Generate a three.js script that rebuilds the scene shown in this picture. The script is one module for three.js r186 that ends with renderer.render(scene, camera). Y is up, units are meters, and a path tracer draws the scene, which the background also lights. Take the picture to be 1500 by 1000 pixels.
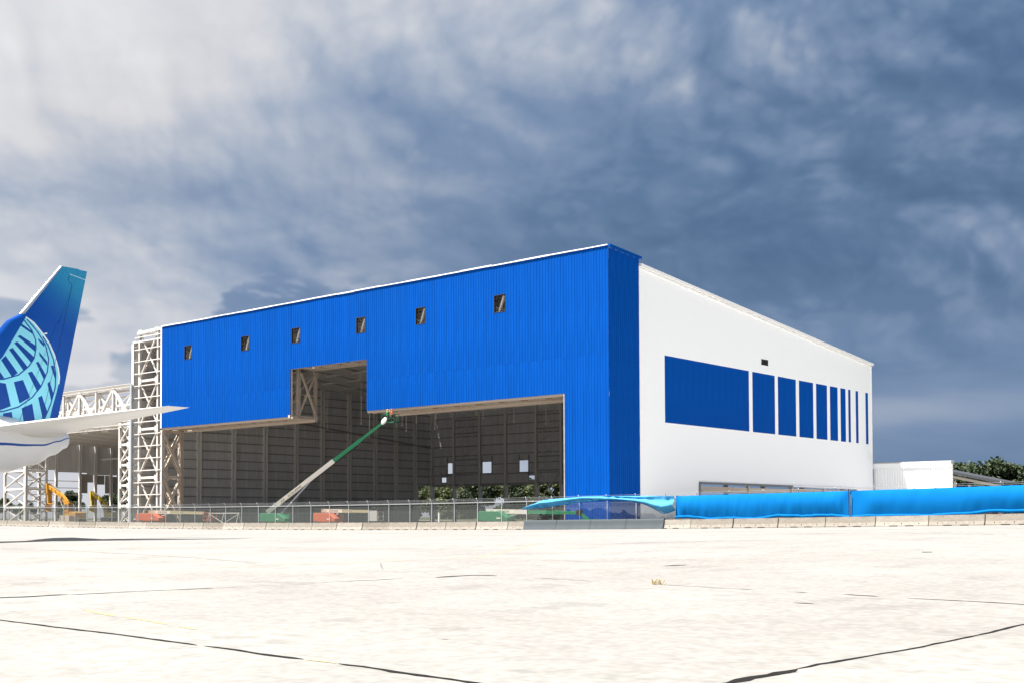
import * as THREE from 'three';
import { mergeGeometries } from 'three/addons/utils/BufferGeometryUtils.js';
import { MarchingCubes } from 'three/addons/objects/MarchingCubes.js';

// ---------------------------------------------------------------- camera, sky, sun, exposure
const scene = new THREE.Scene();
const FOC = 1743.72, PY = 703.06, YAW = -0.7004, PITCH = 0.0308, ROLL = -0.0036;
const camera = new THREE.PerspectiveCamera(2 * Math.atan(PY / FOC) * 180 / Math.PI, 1.5, 0.3, 6000);
camera.position.set(83.0, 1.3, 116.66);
camera.rotation.order = 'YXZ';
camera.rotation.set(PITCH, -YAW, ROLL);
camera.setViewOffset(1500, 2 * PY, 0, 0, 1500, 1000);
const EXPO = 3.2;
const renderer = new THREE.WebGLRenderer({ antialias: true });
renderer.toneMapping = THREE.LinearToneMapping;
renderer.toneMappingExposure = EXPO;
renderer.shadowMap.enabled = true;
const SUN = new THREE.Vector3(-0.25, 1, 0.42).normalize();
const sun = new THREE.DirectionalLight(new THREE.Color(1, 0.97, 0.92), 4.0);
sun.position.copy(SUN).multiplyScalar(400);
sun.target.position.set(0, 0, 0);
sun.castShadow = true; sun.shadow.mapSize.set(4096, 4096);
Object.assign(sun.shadow.camera, { left: -220, right: 220, top: 220, bottom: -220, near: 10, far: 900 });
scene.add(sun, sun.target);

let seed = 12345;
function rnd() { seed |= 0; seed = seed + 0x6D2B79F5 | 0; let t = Math.imul(seed ^ seed >>> 15, 1 | seed); t = t + Math.imul(t ^ t >>> 7, 61 | t) ^ t; return ((t ^ t >>> 14) >>> 0) / 4294967296; }
const rr = (a, b) => a + (b - a) * rnd();
const clamp = (v, a = 0, b = 1) => Math.min(b, Math.max(a, v));
const sstep = (a, b, v) => { const t = clamp((v - a) / (b - a)); return t * t * (3 - 2 * t); };
const NT = new Float32Array(65536); for (let i = 0; i < 65536; i++) NT[i] = rnd();
function vn(x, y) {
  const xi = Math.floor(x), yi = Math.floor(y); let fx = x - xi, fy = y - yi;
  fx = fx * fx * fx * (fx * (fx * 6 - 15) + 10); fy = fy * fy * fy * (fy * (fy * 6 - 15) + 10);
  const a = (xi & 255), b = ((xi + 1) & 255), c = (yi & 255) << 8, d = ((yi + 1) & 255) << 8;
  const p = NT[a | c], q = NT[b | c], r = NT[a | d], s = NT[b | d];
  return p + (q - p) * fx + (r - p + (p - q - r + s) * fx) * fy;
}
function fbm(x, y, o) { let s = 0, a = 0.5, n = 0; for (let i = 0; i < o; i++) { s += a * vn(x, y); n += a; a *= 0.5; const t = x; x = x * 1.62 - y * 1.21 + 17.3; y = t * 1.21 + y * 1.62 + 5.1; } return s / n; }

{ // the sky: storm cloud, bright towards the sun's side, dark slate blue away from it
  const W = 4096, H = 2048, data = new Float32Array(W * H * 4);
  const F = [Math.sin(YAW), -Math.cos(YAW)], Rt = [Math.cos(YAW), Math.sin(YAW)];
  const stops = [[0, .088, .158, .285], [.25, .125, .206, .350], [.5, .208, .292, .443], [.75, .398, .46, .57], [1, .66, .67, .71], [1.3, .82, .82, .84]];
  for (let j = 0; j < H; j++) {
    const e = ((j + .5) / H - .5) * Math.PI, y = Math.sin(e), c = Math.cos(e);
    for (let i = 0; i < W; i++) {
      const o = (j * W + i) * 4; let r, g, b;
      if (e < -0.06) { r = .3; g = .3; b = .29; } else {
        const ph = ((i + .5) / W - .5) * 2 * Math.PI, x = c * Math.cos(ph), z = c * Math.sin(ph);
        const u = x * F[0] + z * F[1], v = x * Rt[0] + z * Rt[1], a = Math.atan2(v, u);
        const k = 1 / (Math.max(y, 0) + .16), px = v * k, pz = u * k;
        const wx = fbm(px * .9 + 3, pz * .9 + 9, 3) - .5, wz = fbm(px * .9 + 31, pz * .9 + 4, 3) - .5;
        const n1 = fbm(px * 1.1 + wx * 1.6 + 7, pz * 1.5 + wz * 1.6, 5) - .5;
        const bil = (x, z) => { let t = 0, w = .55; for (let o = 0; o < 5; o++) { t += w * Math.abs(2 * vn(x, z) - 1); w *= .54; const q = x; x = x * 1.7 - z * 1.1 + 9.1; z = q * 1.1 + z * 1.7 + 3.3; } return t; };
        const gx = a * 8.5 + wx * 1.1, gz = Math.pow(Math.max(e, 0) + .05, .6) * 13 + wz * 1.1 + a * 1.2, hA = bil(gx, gz), hB = bil(gx + .1, gz + .17), relief = (hA - hB) * .8 + (hA - .42) * .4; // billows lit from above
        const st = fbm(px * 1.4 + pz * .5 + wx, pz * 4.5 - px * 1.3 + wz * 2, 5) - .5;
        const right = sstep(-.15, .35, Math.sin(a));
        let L = .43 - 1.2 * Math.sin(a) + clamp((e - .25) * 2.1, -.2, .42) * (e < .25 ? .1 + .9 * right : 1);
        L = clamp(L + .25 * Math.max(0, -Math.cos(a)), .2 + .16 * sstep(.24, .14, e), 1.1);
        const fine = bil(gx * 2.4 + 4, gz * 2.4) - bil(gx * 2.4 + 4.12, gz * 2.4 + .2);
        L += .3 * sstep(0, -.3, Math.sin(a)) * sstep(.27, .13, e);
        L += n1 * (.42 - .14 * right) + st * (.26 - .2 * right) + (relief * 1.3 + fine * .2) * (.22 + .4 * right) * sstep(.07, .2, e) - .13 * Math.exp(-((a / .28) ** 2)) * sstep(.36, .22, e) * sstep(.04, .16, e);
        // ragged low grey cloud under the bright deck, and the paler strip of air above the horizon
        const low = sstep(.21, .17, e) * sstep(.02, .1, e) * sstep(.2, -.15, a);
        L -= low * .3 * sstep(.52, .6, fbm(a * 9 + wx * 2 + 2.3, e * 34 + wz * 3, 5));
        L += .22 * Math.exp(-(((e - .085 - .01 * wx) / .03) ** 2)) * right;
        const glow = sstep(.3, -.1, Math.sin(a)); L += (.98 - L) * glow * sstep(.14, .03, e) * .9;
        { const f = .26 * sstep(.2, .15, e), q = .05; L = f + q * Math.log1p(Math.exp(clamp((L - f) / q, -40, 40))); } L = clamp(L, 0, 1.3);
        let s = 0; while (s < 4 && L > stops[s + 1][0]) s++;
        const A = stops[s], B = stops[s + 1], t = (L - A[0]) / (B[0] - A[0]);
        const warm = n1 * .05;
        r = (A[1] + (B[1] - A[1]) * t) * (1 + warm); g = A[2] + (B[2] - A[2]) * t; b = (A[3] + (B[3] - A[3]) * t) * (1 - warm);
      }
      data[o] = r / EXPO; data[o + 1] = g / EXPO; data[o + 2] = b / EXPO; data[o + 3] = 1;
    }
  }
  const t = new THREE.DataTexture(data, W, H, THREE.RGBAFormat, THREE.FloatType);
  t.mapping = THREE.EquirectangularReflectionMapping; t.magFilter = THREE.LinearFilter; t.minFilter = THREE.LinearFilter; t.needsUpdate = true;
  scene.background = t; scene.environment = t;
}

// ---------------------------------------------------------------- helpers
const V = (x, y, z) => new THREE.Vector3(x, y, z);
const names = new Map();
function numbered(n) { const k = names.get(n) ?? 0; names.set(n, k + 1); return k ? n + '_' + String(k).padStart(3, '0') : n; }
function lit(m) { m.castShadow = true; m.receiveShadow = true; return m; }
function tag(o, label, category, group) { o.userData.label = label; o.userData.category = category; if (group) o.userData.group = group; return o; }
function thing(name, label, category, [x, y, z] = [0, 0, 0], turn = 0, group) {
  const o = new THREE.Group(); o.name = numbered(name); o.position.set(x, y, z); o.rotation.y = turn; scene.add(o); return tag(o, label, category, group);
}
function part(name, geo, mat, parent, x = 0, y = 0, z = 0) { const m = lit(new THREE.Mesh(geo, mat)); m.name = name; m.position.set(x, y, z); parent.add(m); return m; }
function sub(name, parent) { const g = new THREE.Group(); g.name = name; parent.add(g); return g; }
function structure(name, geo, mat) { const m = lit(new THREE.Mesh(geo, mat)); m.name = name; m.userData.kind = 'structure'; scene.add(m); return m; }
function metreUV(g) { // uv in metres from the face's own axes
  if (g.index) g = g.toNonIndexed(); g.computeVertexNormals();
  const p = g.attributes.position, n = g.attributes.normal, uv = new Float32Array(p.count * 2);
  for (let i = 0; i < p.count; i++) {
    const ax = Math.abs(n.getX(i)), ay = Math.abs(n.getY(i)), az = Math.abs(n.getZ(i));
    if (ay > ax && ay > az) { uv[2 * i] = p.getX(i); uv[2 * i + 1] = p.getZ(i); } else if (ax > az) { uv[2 * i] = p.getZ(i); uv[2 * i + 1] = p.getY(i); } else { uv[2 * i] = p.getX(i); uv[2 * i + 1] = p.getY(i); }
  }
  g.setAttribute('uv', new THREE.BufferAttribute(uv, 2)); return g;
}
const boxCache = new Map();
function box(w, h, d) { const k = [w, h, d].map((v) => v.toFixed(3)).join(); if (!boxCache.has(k)) boxCache.set(k, metreUV(new THREE.BoxGeometry(w, h, d))); return boxCache.get(k); }
const boxAt = (w, h, d, x, y, z) => new THREE.BoxGeometry(w, h, d).translate(x, y, z);
const unit = new THREE.BoxGeometry(1, 1, 1);
function beam(name, p, q, w, h, mat, parent, geo = unit) { // a straight member from p to q, w wide and h deep
  const m = lit(new THREE.Mesh(geo, mat)); m.name = name;
  const d = q.clone().sub(p), len = d.length(); m.position.copy(p).addScaledVector(d, .5);
  const zA = d.normalize(), up = Math.abs(zA.y) > .95 ? V(0, 0, 1) : V(0, 1, 0), xA = up.clone().cross(zA).normalize(), yA = zA.clone().cross(xA);
  m.quaternion.setFromRotationMatrix(new THREE.Matrix4().makeBasis(xA, yA, zA)); m.scale.set(w, h, len); parent.add(m); return m;
}
function barGeo(p, q, w, h) { const t = new THREE.Group(); const m = beam('x', p, q, w, h, null, t); m.updateMatrix(); return unit.clone().applyMatrix4(m.matrix); }
const hSec = mergeGeometries([boxAt(1, .12, 1, 0, .44, 0), boxAt(1, .12, 1, 0, -.44, 0), boxAt(.1, .76, 1, 0, 0, 0)]); // H section along z
const tube = (pts, r, n = 24, s = 8) => new THREE.TubeGeometry(new THREE.CatmullRomCurve3(pts), n, r, s);
function grid(nu, nv, f) { // a sheet from f(u, v) -> Vector3
  const P = [], I = [], U = [];
  for (let j = 0; j <= nv; j++) for (let i = 0; i <= nu; i++) { const p = f(i / nu, j / nv); P.push(p.x, p.y, p.z); U.push(i / nu, j / nv); }
  for (let j = 0; j < nv; j++) for (let i = 0; i < nu; i++) { const a = j * (nu + 1) + i, b = a + 1, c = a + nu + 1, d = c + 1; I.push(a, b, d, a, d, c); }
  const g = new THREE.BufferGeometry(); g.setAttribute('position', new THREE.Float32BufferAttribute(P, 3)); g.setAttribute('uv', new THREE.Float32BufferAttribute(U, 2)); g.setIndex(I); g.computeVertexNormals(); return g;
}
// noise textures (grain, stains): value 0..1 mapped between two colours
function noiseMap(w, h, fn, srgb = true) {
  const d = new Uint8Array(w * h * 4);
  for (let j = 0; j < h; j++) for (let i = 0; i < w; i++) { const c = fn(i / w, j / h), o = (j * w + i) * 4; d[o] = c[0] * 255; d[o + 1] = c[1] * 255; d[o + 2] = c[2] * 255; d[o + 3] = 255; }
  const t = new THREE.DataTexture(d, w, h, THREE.RGBAFormat); if (srgb) t.colorSpace = THREE.SRGBColorSpace;
  t.wrapS = t.wrapT = THREE.MirroredRepeatWrapping; t.magFilter = THREE.LinearFilter; t.minFilter = THREE.LinearMipmapLinearFilter; t.generateMipmaps = true; t.needsUpdate = true; return t;
}
function canvasTex(w, h, draw) { const c = document.createElement('canvas'); c.width = w; c.height = h; draw(c.getContext('2d'), w, h); const t = new THREE.CanvasTexture(c); t.colorSpace = THREE.SRGBColorSpace; t.anisotropy = 8; return t; }
const mat = (r, g, b, rough = .6, extra = {}) => new THREE.MeshStandardMaterial({ color: new THREE.Color().setRGB(r, g, b), roughness: rough, side: THREE.DoubleSide, ...extra });

// ---------------------------------------------------------------- materials
const concTex = noiseMap(1024, 1024, (u, v) => { // cement grain, broom lines, blotches and stains
  const n = fbm(u * 7, v * 7, 6), f = vn(u * 300, v * 300), f2 = vn(u * 120 + 7, v * 120), b = sstep(.52, .68, fbm(u * 5 + 20, v * 5 + 3, 5)), d = sstep(.66, .74, fbm(u * 24 + 4, v * 24, 4)), k = .9 + (n - .5) * .09 + (f - .5) * .1 + (f2 - .5) * .05 - b * .03 - d * .05;
  return [clamp(k), clamp(k * .985 - b * .006), clamp(k * .96 - b * .004)];
});
concTex.repeat.set(1 / 24, 1 / 24);
const concBump = noiseMap(512, 512, (u, v) => { const k = .5 + (fbm(u * 40, v * 40, 4) - .5) * .9; return [k, k, k]; }, false); concBump.repeat.set(1 / 6, 1 / 6);
const sheetTex = noiseMap(512, 512, (u, v) => { const k = .96 + (fbm(u * 10, v * 3, 5) - .5) * .12 + (vn(u * 90, v * 4) - .5) * .05; return [clamp(k), clamp(k), clamp(k)]; }); sheetTex.repeat.set(1 / 8, 1 / 14);
const steelTex = noiseMap(256, 256, (u, v) => { const n = fbm(u * 7, v * 7, 5), k = .9 + (n - .5) * .25, w = sstep(.62, .75, fbm(u * 11 + 4, v * 5, 4)) * .16; return [clamp(k), clamp(k - w * .3), clamp(k - w * .6)]; }); steelTex.repeat.set(.3, .3);
const paint = (r, g, b) => new THREE.MeshPhysicalMaterial({ color: new THREE.Color().setRGB(r, g, b), roughness: .65, specularIntensity: .08, side: THREE.DoubleSide, map: sheetTex });
const M = {
  apron: mat(.315, .312, .306, .93, { map: concTex, bumpMap: concBump, bumpScale: .006 }),
  dirt: mat(.66, .655, .64, 1, { map: concTex }),
  tar: new THREE.MeshPhysicalMaterial({ color: new THREE.Color().setRGB(.016, .0155, .015), roughness: .95, specularIntensity: .2, side: THREE.DoubleSide }), tarOld: mat(.16, .15, .14, .9), yellowPaint: mat(.4, .34, .16, .9),
  blue: paint(.0005, .073, .375), blueTrim: paint(.0005, .07, .34),
  white: mat(.93, .945, .96, .6), whiteTrim: mat(.86, .86, .86, .6),
  steel: mat(.74, .72, .69, .55, { map: steelTex }), cream: mat(.62, .54, .46, .6, { map: steelTex }),
  galv: mat(.42, .47, .52, .45, { metalness: .3 }), liner: mat(.7, .7, .7, .75, { map: sheetTex }), innerSteel: mat(.74, .72, .69, .6), girt: mat(.34, .33, .32, .8),  // girt is darker than innerSteel: shadow lines along the girts put into the colour
  dark: mat(.03, .028, .027, .8), greyTrim: mat(.16, .16, .165, .6), tan: mat(.5, .42, .34, .8), roofing: mat(.5, .5, .5, .8),
  barrier: mat(.3, .28, .25, .92, { map: concTex }), slot: mat(.03, .03, .03, .9),
  cloth: mat(.06, .073, .083, .9), tarp: new THREE.MeshPhysicalMaterial({ color: new THREE.Color().setRGB(.0, .135, .4), roughness: .85, specularIntensity: .2, side: THREE.DoubleSide }), tarpPale: mat(.05, .3, .56, .8),
  post: mat(.5, .52, .53, .5, { metalness: .35 }), mesh: mat(.085, .095, .09, .8, { transparent: true, opacity: .5, depthWrite: false }),
  green: mat(.008, .16, .065, .5), greenDark: mat(.01, .12, .06, .45), orange: mat(.5, .1, .035, .5), boomWhite: mat(.6, .57, .51, .5), boomCream: mat(.4, .33, .2, .55),
  black: mat(.015, .015, .016, .6), tyre: mat(.02, .02, .02, .9), chrome: mat(.6, .6, .6, .25, { metalness: .9 }), greyBox: mat(.42, .4, .37, .6),
  yellow: mat(.42, .2, .015, .5), yellowBright: mat(.6, .44, .02, .5), glass: mat(.03, .04, .05, .1),
  air: mat(.8, .79, .77, .35), airGrey: mat(.62, .6, .57, .4), navy: mat(.004, .03, .14, .3), metal: mat(.75, .75, .76, .3, { metalness: .8 }),
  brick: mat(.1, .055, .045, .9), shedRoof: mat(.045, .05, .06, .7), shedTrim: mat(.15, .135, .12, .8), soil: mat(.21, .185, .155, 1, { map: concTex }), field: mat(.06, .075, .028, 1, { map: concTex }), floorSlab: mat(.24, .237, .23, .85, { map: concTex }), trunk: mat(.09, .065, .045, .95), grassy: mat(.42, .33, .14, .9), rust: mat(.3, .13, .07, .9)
};

// ---------------------------------------------------------------- ground
function gy(x, z) { const xc = clamp(x, -130, 60); return -.08 + .00009 * (xc + 32) ** 2 * (1 - .7 * sstep(40, 105, z)) - .007 * clamp(z - 75, 0, 60); }
function groundSheet(xs, zs, dy = 0) {
  const P = [], I = [], U = [];
  for (const z of zs) for (const x of xs) { P.push(x, gy(x, z) + dy, z); U.push(x, z); }
  const n = xs.length; for (let j = 0; j < zs.length - 1; j++) for (let i = 0; i < n - 1; i++) { const a = j * n + i; I.push(a, a + n, a + n + 1, a, a + n + 1, a + 1); }
  const g = new THREE.BufferGeometry(); g.setAttribute('position', new THREE.Float32BufferAttribute(P, 3)); g.setAttribute('uv', new THREE.Float32BufferAttribute(U, 2)); g.setIndex(I); g.computeVertexNormals(); return g;
}
const xsG = [-3000, -1200, -500, -250]; for (let x = -130; x <= 60; x += 5) xsG.push(x); xsG.push(100, 160, 300, 700, 1500, 3000);
const zsA = []; for (let z = 23; z <= 168; z += 5) zsA.push(z); zsA.push(260, 500, 1200, 3000);
const apron = structure('apron', groundSheet(xsG, zsA), M.apron);
structure('construction_ground', groundSheet(xsG.filter((x) => x <= 0), [-96, -60, -20, 0, 10, 23]), M.soil);
structure('yard_pavement', groundSheet(xsG.filter((x) => x >= 0), [-96, -60, -20, 0, 10, 23]), M.dirt);
structure('grass_field', groundSheet(xsG, [-3000, -1200, -500, -250, -120, -96]), M.field);
function strip(pts, w, m, name, jag = .3, dy = .005) { // tar or paint laid along a joint, with an uneven edge
  const P = [], I = []; const c = []; 
  for (let i = 0; i < pts.length - 1; i++) { const [a, b] = pts[i], [d, e] = pts[i + 1], n = Math.max(2, Math.ceil(Math.hypot(d - a, e - b) / .22)); for (let k = 0; k < n; k++) c.push([a + (d - a) * k / n, b + (e - b) * k / n]); } c.push(pts[pts.length - 1]);
  c.forEach(([x, z], i) => {
    const [ax, az] = c[Math.max(0, i - 1)], [bx, bz] = c[Math.min(c.length - 1, i + 1)], l = Math.hypot(bx - ax, bz - az) || 1, nx = -(bz - az) / l, nz = (bx - ax) / l;
    const end = i === 0 || i === c.length - 1 ? .2 : 1, h = w * .5 * end, o = (vn(i * .3 + w * 90, 3) - .5) * w * .8;
    const l1 = h * (1 + rr(-jag, jag)) + o, l2 = h * (1 + rr(-jag, jag)) - o;
    P.push(x + nx * l1, gy(x, z) + dy, z + nz * l1, x - nx * l2, gy(x, z) + dy, z - nz * l2);
    if (i) { const q = i * 2; I.push(q - 2, q - 1, q + 1, q - 2, q + 1, q); }
  });
  const g = new THREE.BufferGeometry(); g.setAttribute('position', new THREE.Float32BufferAttribute(P, 3)); g.setIndex(I); g.computeVertexNormals(); part(name, g, m, apron);
}
strip([[62.83,107.26],[62.87,106.57],[63.0,105.89],[63.18,105.47]], 0.2, M.tar, 'joint_sealant', 0.3);
strip([[63.18,105.47],[63.42,104.24],[63.87,102.83]], 0.08, M.tar, 'joint_sealant', 0.6);
strip([[63.87,102.83],[64.03,102.14]], 0.05, M.tarOld, 'joint_sealant', 0.8);
strip([[64.03,102.14],[64.26,101.4],[64.43,100.29]], 0.03, M.tarOld, 'joint_sealant', 0.9);
strip([[64.43,100.29],[64.68,99.48],[64.83,98.73]], 0.07, M.tar, 'joint_sealant', 0.6);
strip([[65.17,98.12],[65.37,97.16],[65.99,96.96]], 0.17, M.tar, 'joint_sealant', 0.3);
strip([[65.31,108.61],[67.1,108.68],[70.03,108.8],[71.97,108.91]], 0.055, M.tar, 'joint_sealant', 0.5);
strip([[72.08,108.91],[73.13,108.98],[73.88,109.02]], 0.07, M.tar, 'joint_sealant', 0.5);
strip([[74.41,109.04],[75.07,109.09],[75.81,109.15],[76.29,109.2],[77.12,109.27]], 0.07, M.tar, 'joint_sealant', 0.5);
strip([[73.88,109.02],[74.41,109.04]], 0.035, M.yellowPaint, 'joint_sealant', 0.8);
strip([[77.93,108.57],[77.97,107.93],[78.0,107.29],[78.03,106.83]], 0.085, M.tar, 'joint_sealant', 0.8);
strip([[78.03,106.83],[78.05,106.4],[78.18,105.48],[78.28,104.32],[78.35,102.86],[78.4,101.57],[78.52,100.3]], 0.05, M.tar, 'joint_sealant', 0.6);
strip([[78.0,107.71],[78.05,107.32],[78.14,106.98]], 0.03, M.tar, 'joint_sealant', 0.9);
strip([[67.11,97.16],[67.9,97.24],[68.88,97.43]], 0.05, M.tarOld, 'joint_sealant', 0.9);
strip([[70.63,97.59],[71.77,97.77],[72.74,97.9]], 0.04, M.tarOld, 'joint_sealant', 0.8);
strip([[73.6,98.05],[73.87,98.07]], 0.06, M.tar, 'joint_sealant', 0.7);
strip([[74.45,98.08],[75.18,98.23]], 0.08, M.tar, 'joint_sealant', 0.6);
strip([[75.66,98.35],[76.66,98.42],[77.49,98.56],[78.46,98.75]], 0.055, M.tar, 'joint_sealant', 0.8);
strip([[66.99,91.94],[67.17,91.64],[67.28,91.24]], 0.2, M.tar, 'joint_sealant', 0.3);
strip([[74.59,100.05],[74.93,100.05]], 0.11, M.tar, 'joint_sealant', 0.4);
strip([[69.88,82.74],[70.08,82.43]], 0.35, M.tar, 'joint_sealant', 0.3);
strip([[30.27,90.24],[37.13,90.77],[44.68,92.37],[50.34,93.71],[54.78,95.07]], 0.06, M.tarOld, 'joint_sealant', 0.8);
strip([[45.86,98.05],[46.84,93.2],[48.59,87.68],[50.23,83.19],[53.15,79.13]], 0.08, M.tan, 'joint_sealant', 0.8);
strip([[66.27,94.09],[66.72,93.05],[67.04,92.05]], 0.05, M.tan, 'joint_sealant', 0.8);
strip([[67.31,91.23],[67.71,88.85],[67.83,85.97],[69.76,83.01]], 0.06, M.tan, 'joint_sealant', 0.8);
strip([[61.79,96.43],[59.09,93.93]], 0.04, M.tarOld, 'joint_sealant', 0.9);
strip([[52.55,84.85],[52.82,82.09],[54.24,80.5]], 0.06, M.tarOld, 'joint_sealant', 0.9);
strip([[56.8,79.55],[58.44,77.35],[61.42,74.73]], 0.1, M.tarOld, 'joint_sealant', 0.9);
strip([[57.46,64.98],[61.65,63.96],[67.12,66.12]], 0.12, M.tarOld, 'joint_sealant', 0.9);
strip([[-8.45,70.85],[-6.3,56.71],[19.63,53.4]], 0.12, M.tarOld, 'joint_sealant', 0.9);
strip([[21.77,80.03],[30.98,76.17],[46.41,72.76]], 0.08, M.tarOld, 'joint_sealant', 0.9);
strip([[66.46,107.1],[67.86,107.38]], 0.07, M.yellowPaint, 'faded_line', 0.9);
strip([[68.04,107.39],[69.01,107.58],[69.55,107.67]], 0.06, M.yellowPaint, 'faded_line', 0.9);
strip([[69.91,107.75],[70.49,107.87]], 0.05, M.yellowPaint, 'faded_line', 0.9);
strip([[56.77,98.01],[59.47,90.32],[51.97,77.65]], 0.05, M.yellowPaint, 'faded_line', 0.95);
for (let i = 0; i < 26; i++) { const x = rr(45, 80), z = rr(60, 108), a = rr(0, 6.3), l = rr(.1, .5); strip([[x, z], [x + l * .5 * Math.cos(a), z + l * .5 * Math.sin(a) + .02], [x + l * Math.cos(a + .3), z + l * Math.sin(a + .3)]], rr(.015, .03), M.tarOld, 'crack', .9); }
{ // dry tuft in a joint
  const g = []; for (let i = 0; i < 22; i++) { const a = rr(0, 6.3), h = rr(.04, .11), l = rr(.03, .1), x = rr(-.12, .12), z = rr(-.05, .05); g.push(barGeo(V(x, 0, z), V(x + Math.cos(a) * l, h, z + Math.sin(a) * l), .012, .006)); }
  const t = lit(new THREE.Mesh(mergeGeometries(g), M.grassy)); t.name = 'grass_tuft'; t.position.set(70.56, gy(70.56, 97.62), 97.62); scene.add(t); tag(t, 'small dry straw coloured grass tuft growing from a pavement joint', 'grass');
}

// ---------------------------------------------------------------- the blue and white hangar
const hangar = thing('aircraft_hangar', 'huge blue and white metal clad hangar with open door bay', 'hangar');
const FW = 93.75, HT = 34, DEP = 76.4, TZ = -4.8, LW = -103;
const corrCache = new Map();
function corr(w, h, pitch = .45, dep = .042) { // ribbed sheet, x 0..w, y 0..h, ribs towards +z
  const k = [w, h, pitch, dep].map((v) => v.toFixed(3)).join(); if (corrCache.has(k)) return corrCache.get(k);
  const n = Math.max(1, Math.round(w / pitch)), p = w / n, X = [0], Zp = [0];
  for (let i = 0; i < n; i++) { const s = i * p; X.push(s + p * .56, s + p * .66, s + p * .86, s + p * .96); Zp.push(0, dep, dep, 0); } X.push(w); Zp.push(0);
  const P = [], I = [], U = [];
  X.forEach((x, i) => { P.push(x, 0, Zp[i], x, h, Zp[i]); U.push(x, 0, x, h); if (i) { const q = i * 2; I.push(q - 2, q, q + 1, q - 2, q + 1, q - 1); } });
  let g = new THREE.BufferGeometry(); g.setAttribute('position', new THREE.Float32BufferAttribute(P, 3)); g.setAttribute('uv', new THREE.Float32BufferAttribute(U, 2)); g.setIndex(I); g = g.toNonIndexed(); g.computeVertexNormals();
  corrCache.set(k, g); return g;
}
function splitBy(a, b, cuts, step) { const e = [a, ...cuts.filter((c) => c > a + .01 && c < b - .01).sort((p, q) => p - q), b], out = []; for (let i = 0; i < e.length - 1; i++) { const n = Math.max(1, Math.round((e[i + 1] - e[i]) / step)); for (let k = 0; k < n; k++) out.push([e[i] + (e[i + 1] - e[i]) * k / n, e[i] + (e[i + 1] - e[i]) * (k + 1) / n]); } return out; }
const wins = [[-87.1, -85.05], [-71.72, -69.7], [-59.25, -57.25], [-44.7, -42.85], [-32.63, -30.8], [-18.26, -16.35]], WY = [27.88, 30.06];
const NX = [-59.54, -42.54], NY = 23.97, LAP = 21.05;
const blueTones = [1, .965, 1.02, .985].map((k) => { const m = M.blue.clone(); m.color.multiplyScalar(k); return m; });
for (const [a, b] of splitBy(-FW, 0, [...wins.flat(), ...NX, -6.8], 1.8)) {
  const m = (a + b) / 2, bot = m > -6.8 ? -.2 : m > NX[1] ? 16.57 : m > NX[0] ? NY : 16.72, segs = [];
  const w = wins.find(([p, q]) => m > p && m < q);
  if (bot < LAP) segs.push([bot, LAP, 0]);
  const lo = Math.max(bot, LAP); if (w) segs.push([lo, WY[0], .008], [WY[1], HT, .008]); else segs.push([lo, HT, .008]);
  for (const [y0, y1, dz] of segs) part('front_panel', corr(b - a, y1 - y0), blueTones[Math.floor(rnd() * 4)], hangar, a, y0, dz);
}
for (const [a, b] of wins) { // small square openings with a steel frame
  const f = part('window_frame', mergeGeometries([boxAt(b - a + .06, .06, .3, 0, 1.12, 0), boxAt(b - a + .06, .06, .3, 0, -1.12, 0), boxAt(.06, 2.18, .3, -(b - a) / 2, 0, 0), boxAt(.06, 2.18, .3, (b - a) / 2, 0, 0)]), M.dark, hangar, (a + b) / 2, 28.97, -.1);
  beam('brace', V(-.8, -1.1, -.7), V(.1, 1.1, -.7), .28, .28, M.innerSteel, f); beam('brace', V(.2, 0, -1.2), V(1, 1, -1.2), .16, .16, M.innerSteel, f); beam('brace', V(.2, 0, -1.2), V(1, -1.1, -1.2), .16, .16, M.innerSteel, f);
}
// blue return of the front block, then the white side wall with its blue panels, both in the plane x = 0
for (const [a, b] of splitBy(0, 6.5, [], 1.3)) { const p = part('corner_panel', corr(b - a, HT - .1 - a * .06), M.blue, hangar, 0.02, -.2, -a); p.rotation.y = Math.PI / 2; }
const blues = [[12.27, 34.21], [35.23, 41.96], [42.92, 48.69], [49.72, 54.5], [55.52, 59.37], [60.43, 63.23], [64.3, 66.2], [67.24, 68.1], [70.09, 71.08], [74.01, 75.01]], BY = [13.33, 21.95];
const roofY = (d) => 32.6 - (d - 6.5) * (32.6 - 26.85) / (DEP - 6.5); // top of the white wall
const vent = [37.96, 39.85], VY = [23.2, 24.05], OP = [20.58, 70];
for (const [a, b] of splitBy(6.5, DEP, [...blues.flat(), ...vent, ...OP], 1.8)) {
  const m = (a + b) / 2, top = roofY(m), inB = blues.some(([p, q]) => m > p && m < q), inV = m > vent[0] && m < vent[1], bot = m > OP[0] && m < OP[1] ? 5.75 : -.2;
  const segs = inB ? [[bot, BY[0], 0], [BY[0], BY[1], 1], [BY[1], top, 0]] : [[bot, top, 0]];
  for (const [y0, y1, blue] of segs) for (const [s, t] of inV && !blue && y1 > 23 ? [[y0, VY[0]], [VY[1], y1]] : [[y0, y1]]) { const p = part(blue ? 'blue_wall_panel' : 'white_wall_panel', corr(b - a, t - s, .3, blue ? .02 : .007), blue ? M.blue : M.white, hangar, 0, s, -a); p.rotation.y = Math.PI / 2; }
}
part('vent_louvre', mergeGeometries([0, 1, 2, 3].map((k) => boxAt(.1, .06, 1.9, 0, -.32 + k * .21, 0)).concat([boxAt(.04, .86, 1.9, -.18, 0, 0), boxAt(.12, .86, .07, 0, 0, .92), boxAt(.12, .86, .07, 0, 0, -.92)])), M.dark, hangar, .02, 23.62, -38.9);
part('floor_slab', groundSheet([-102.6, -80, -60, -40, -20, -1], [-76, -50, -25, -.8], .06), M.floorSlab, hangar);
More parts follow.
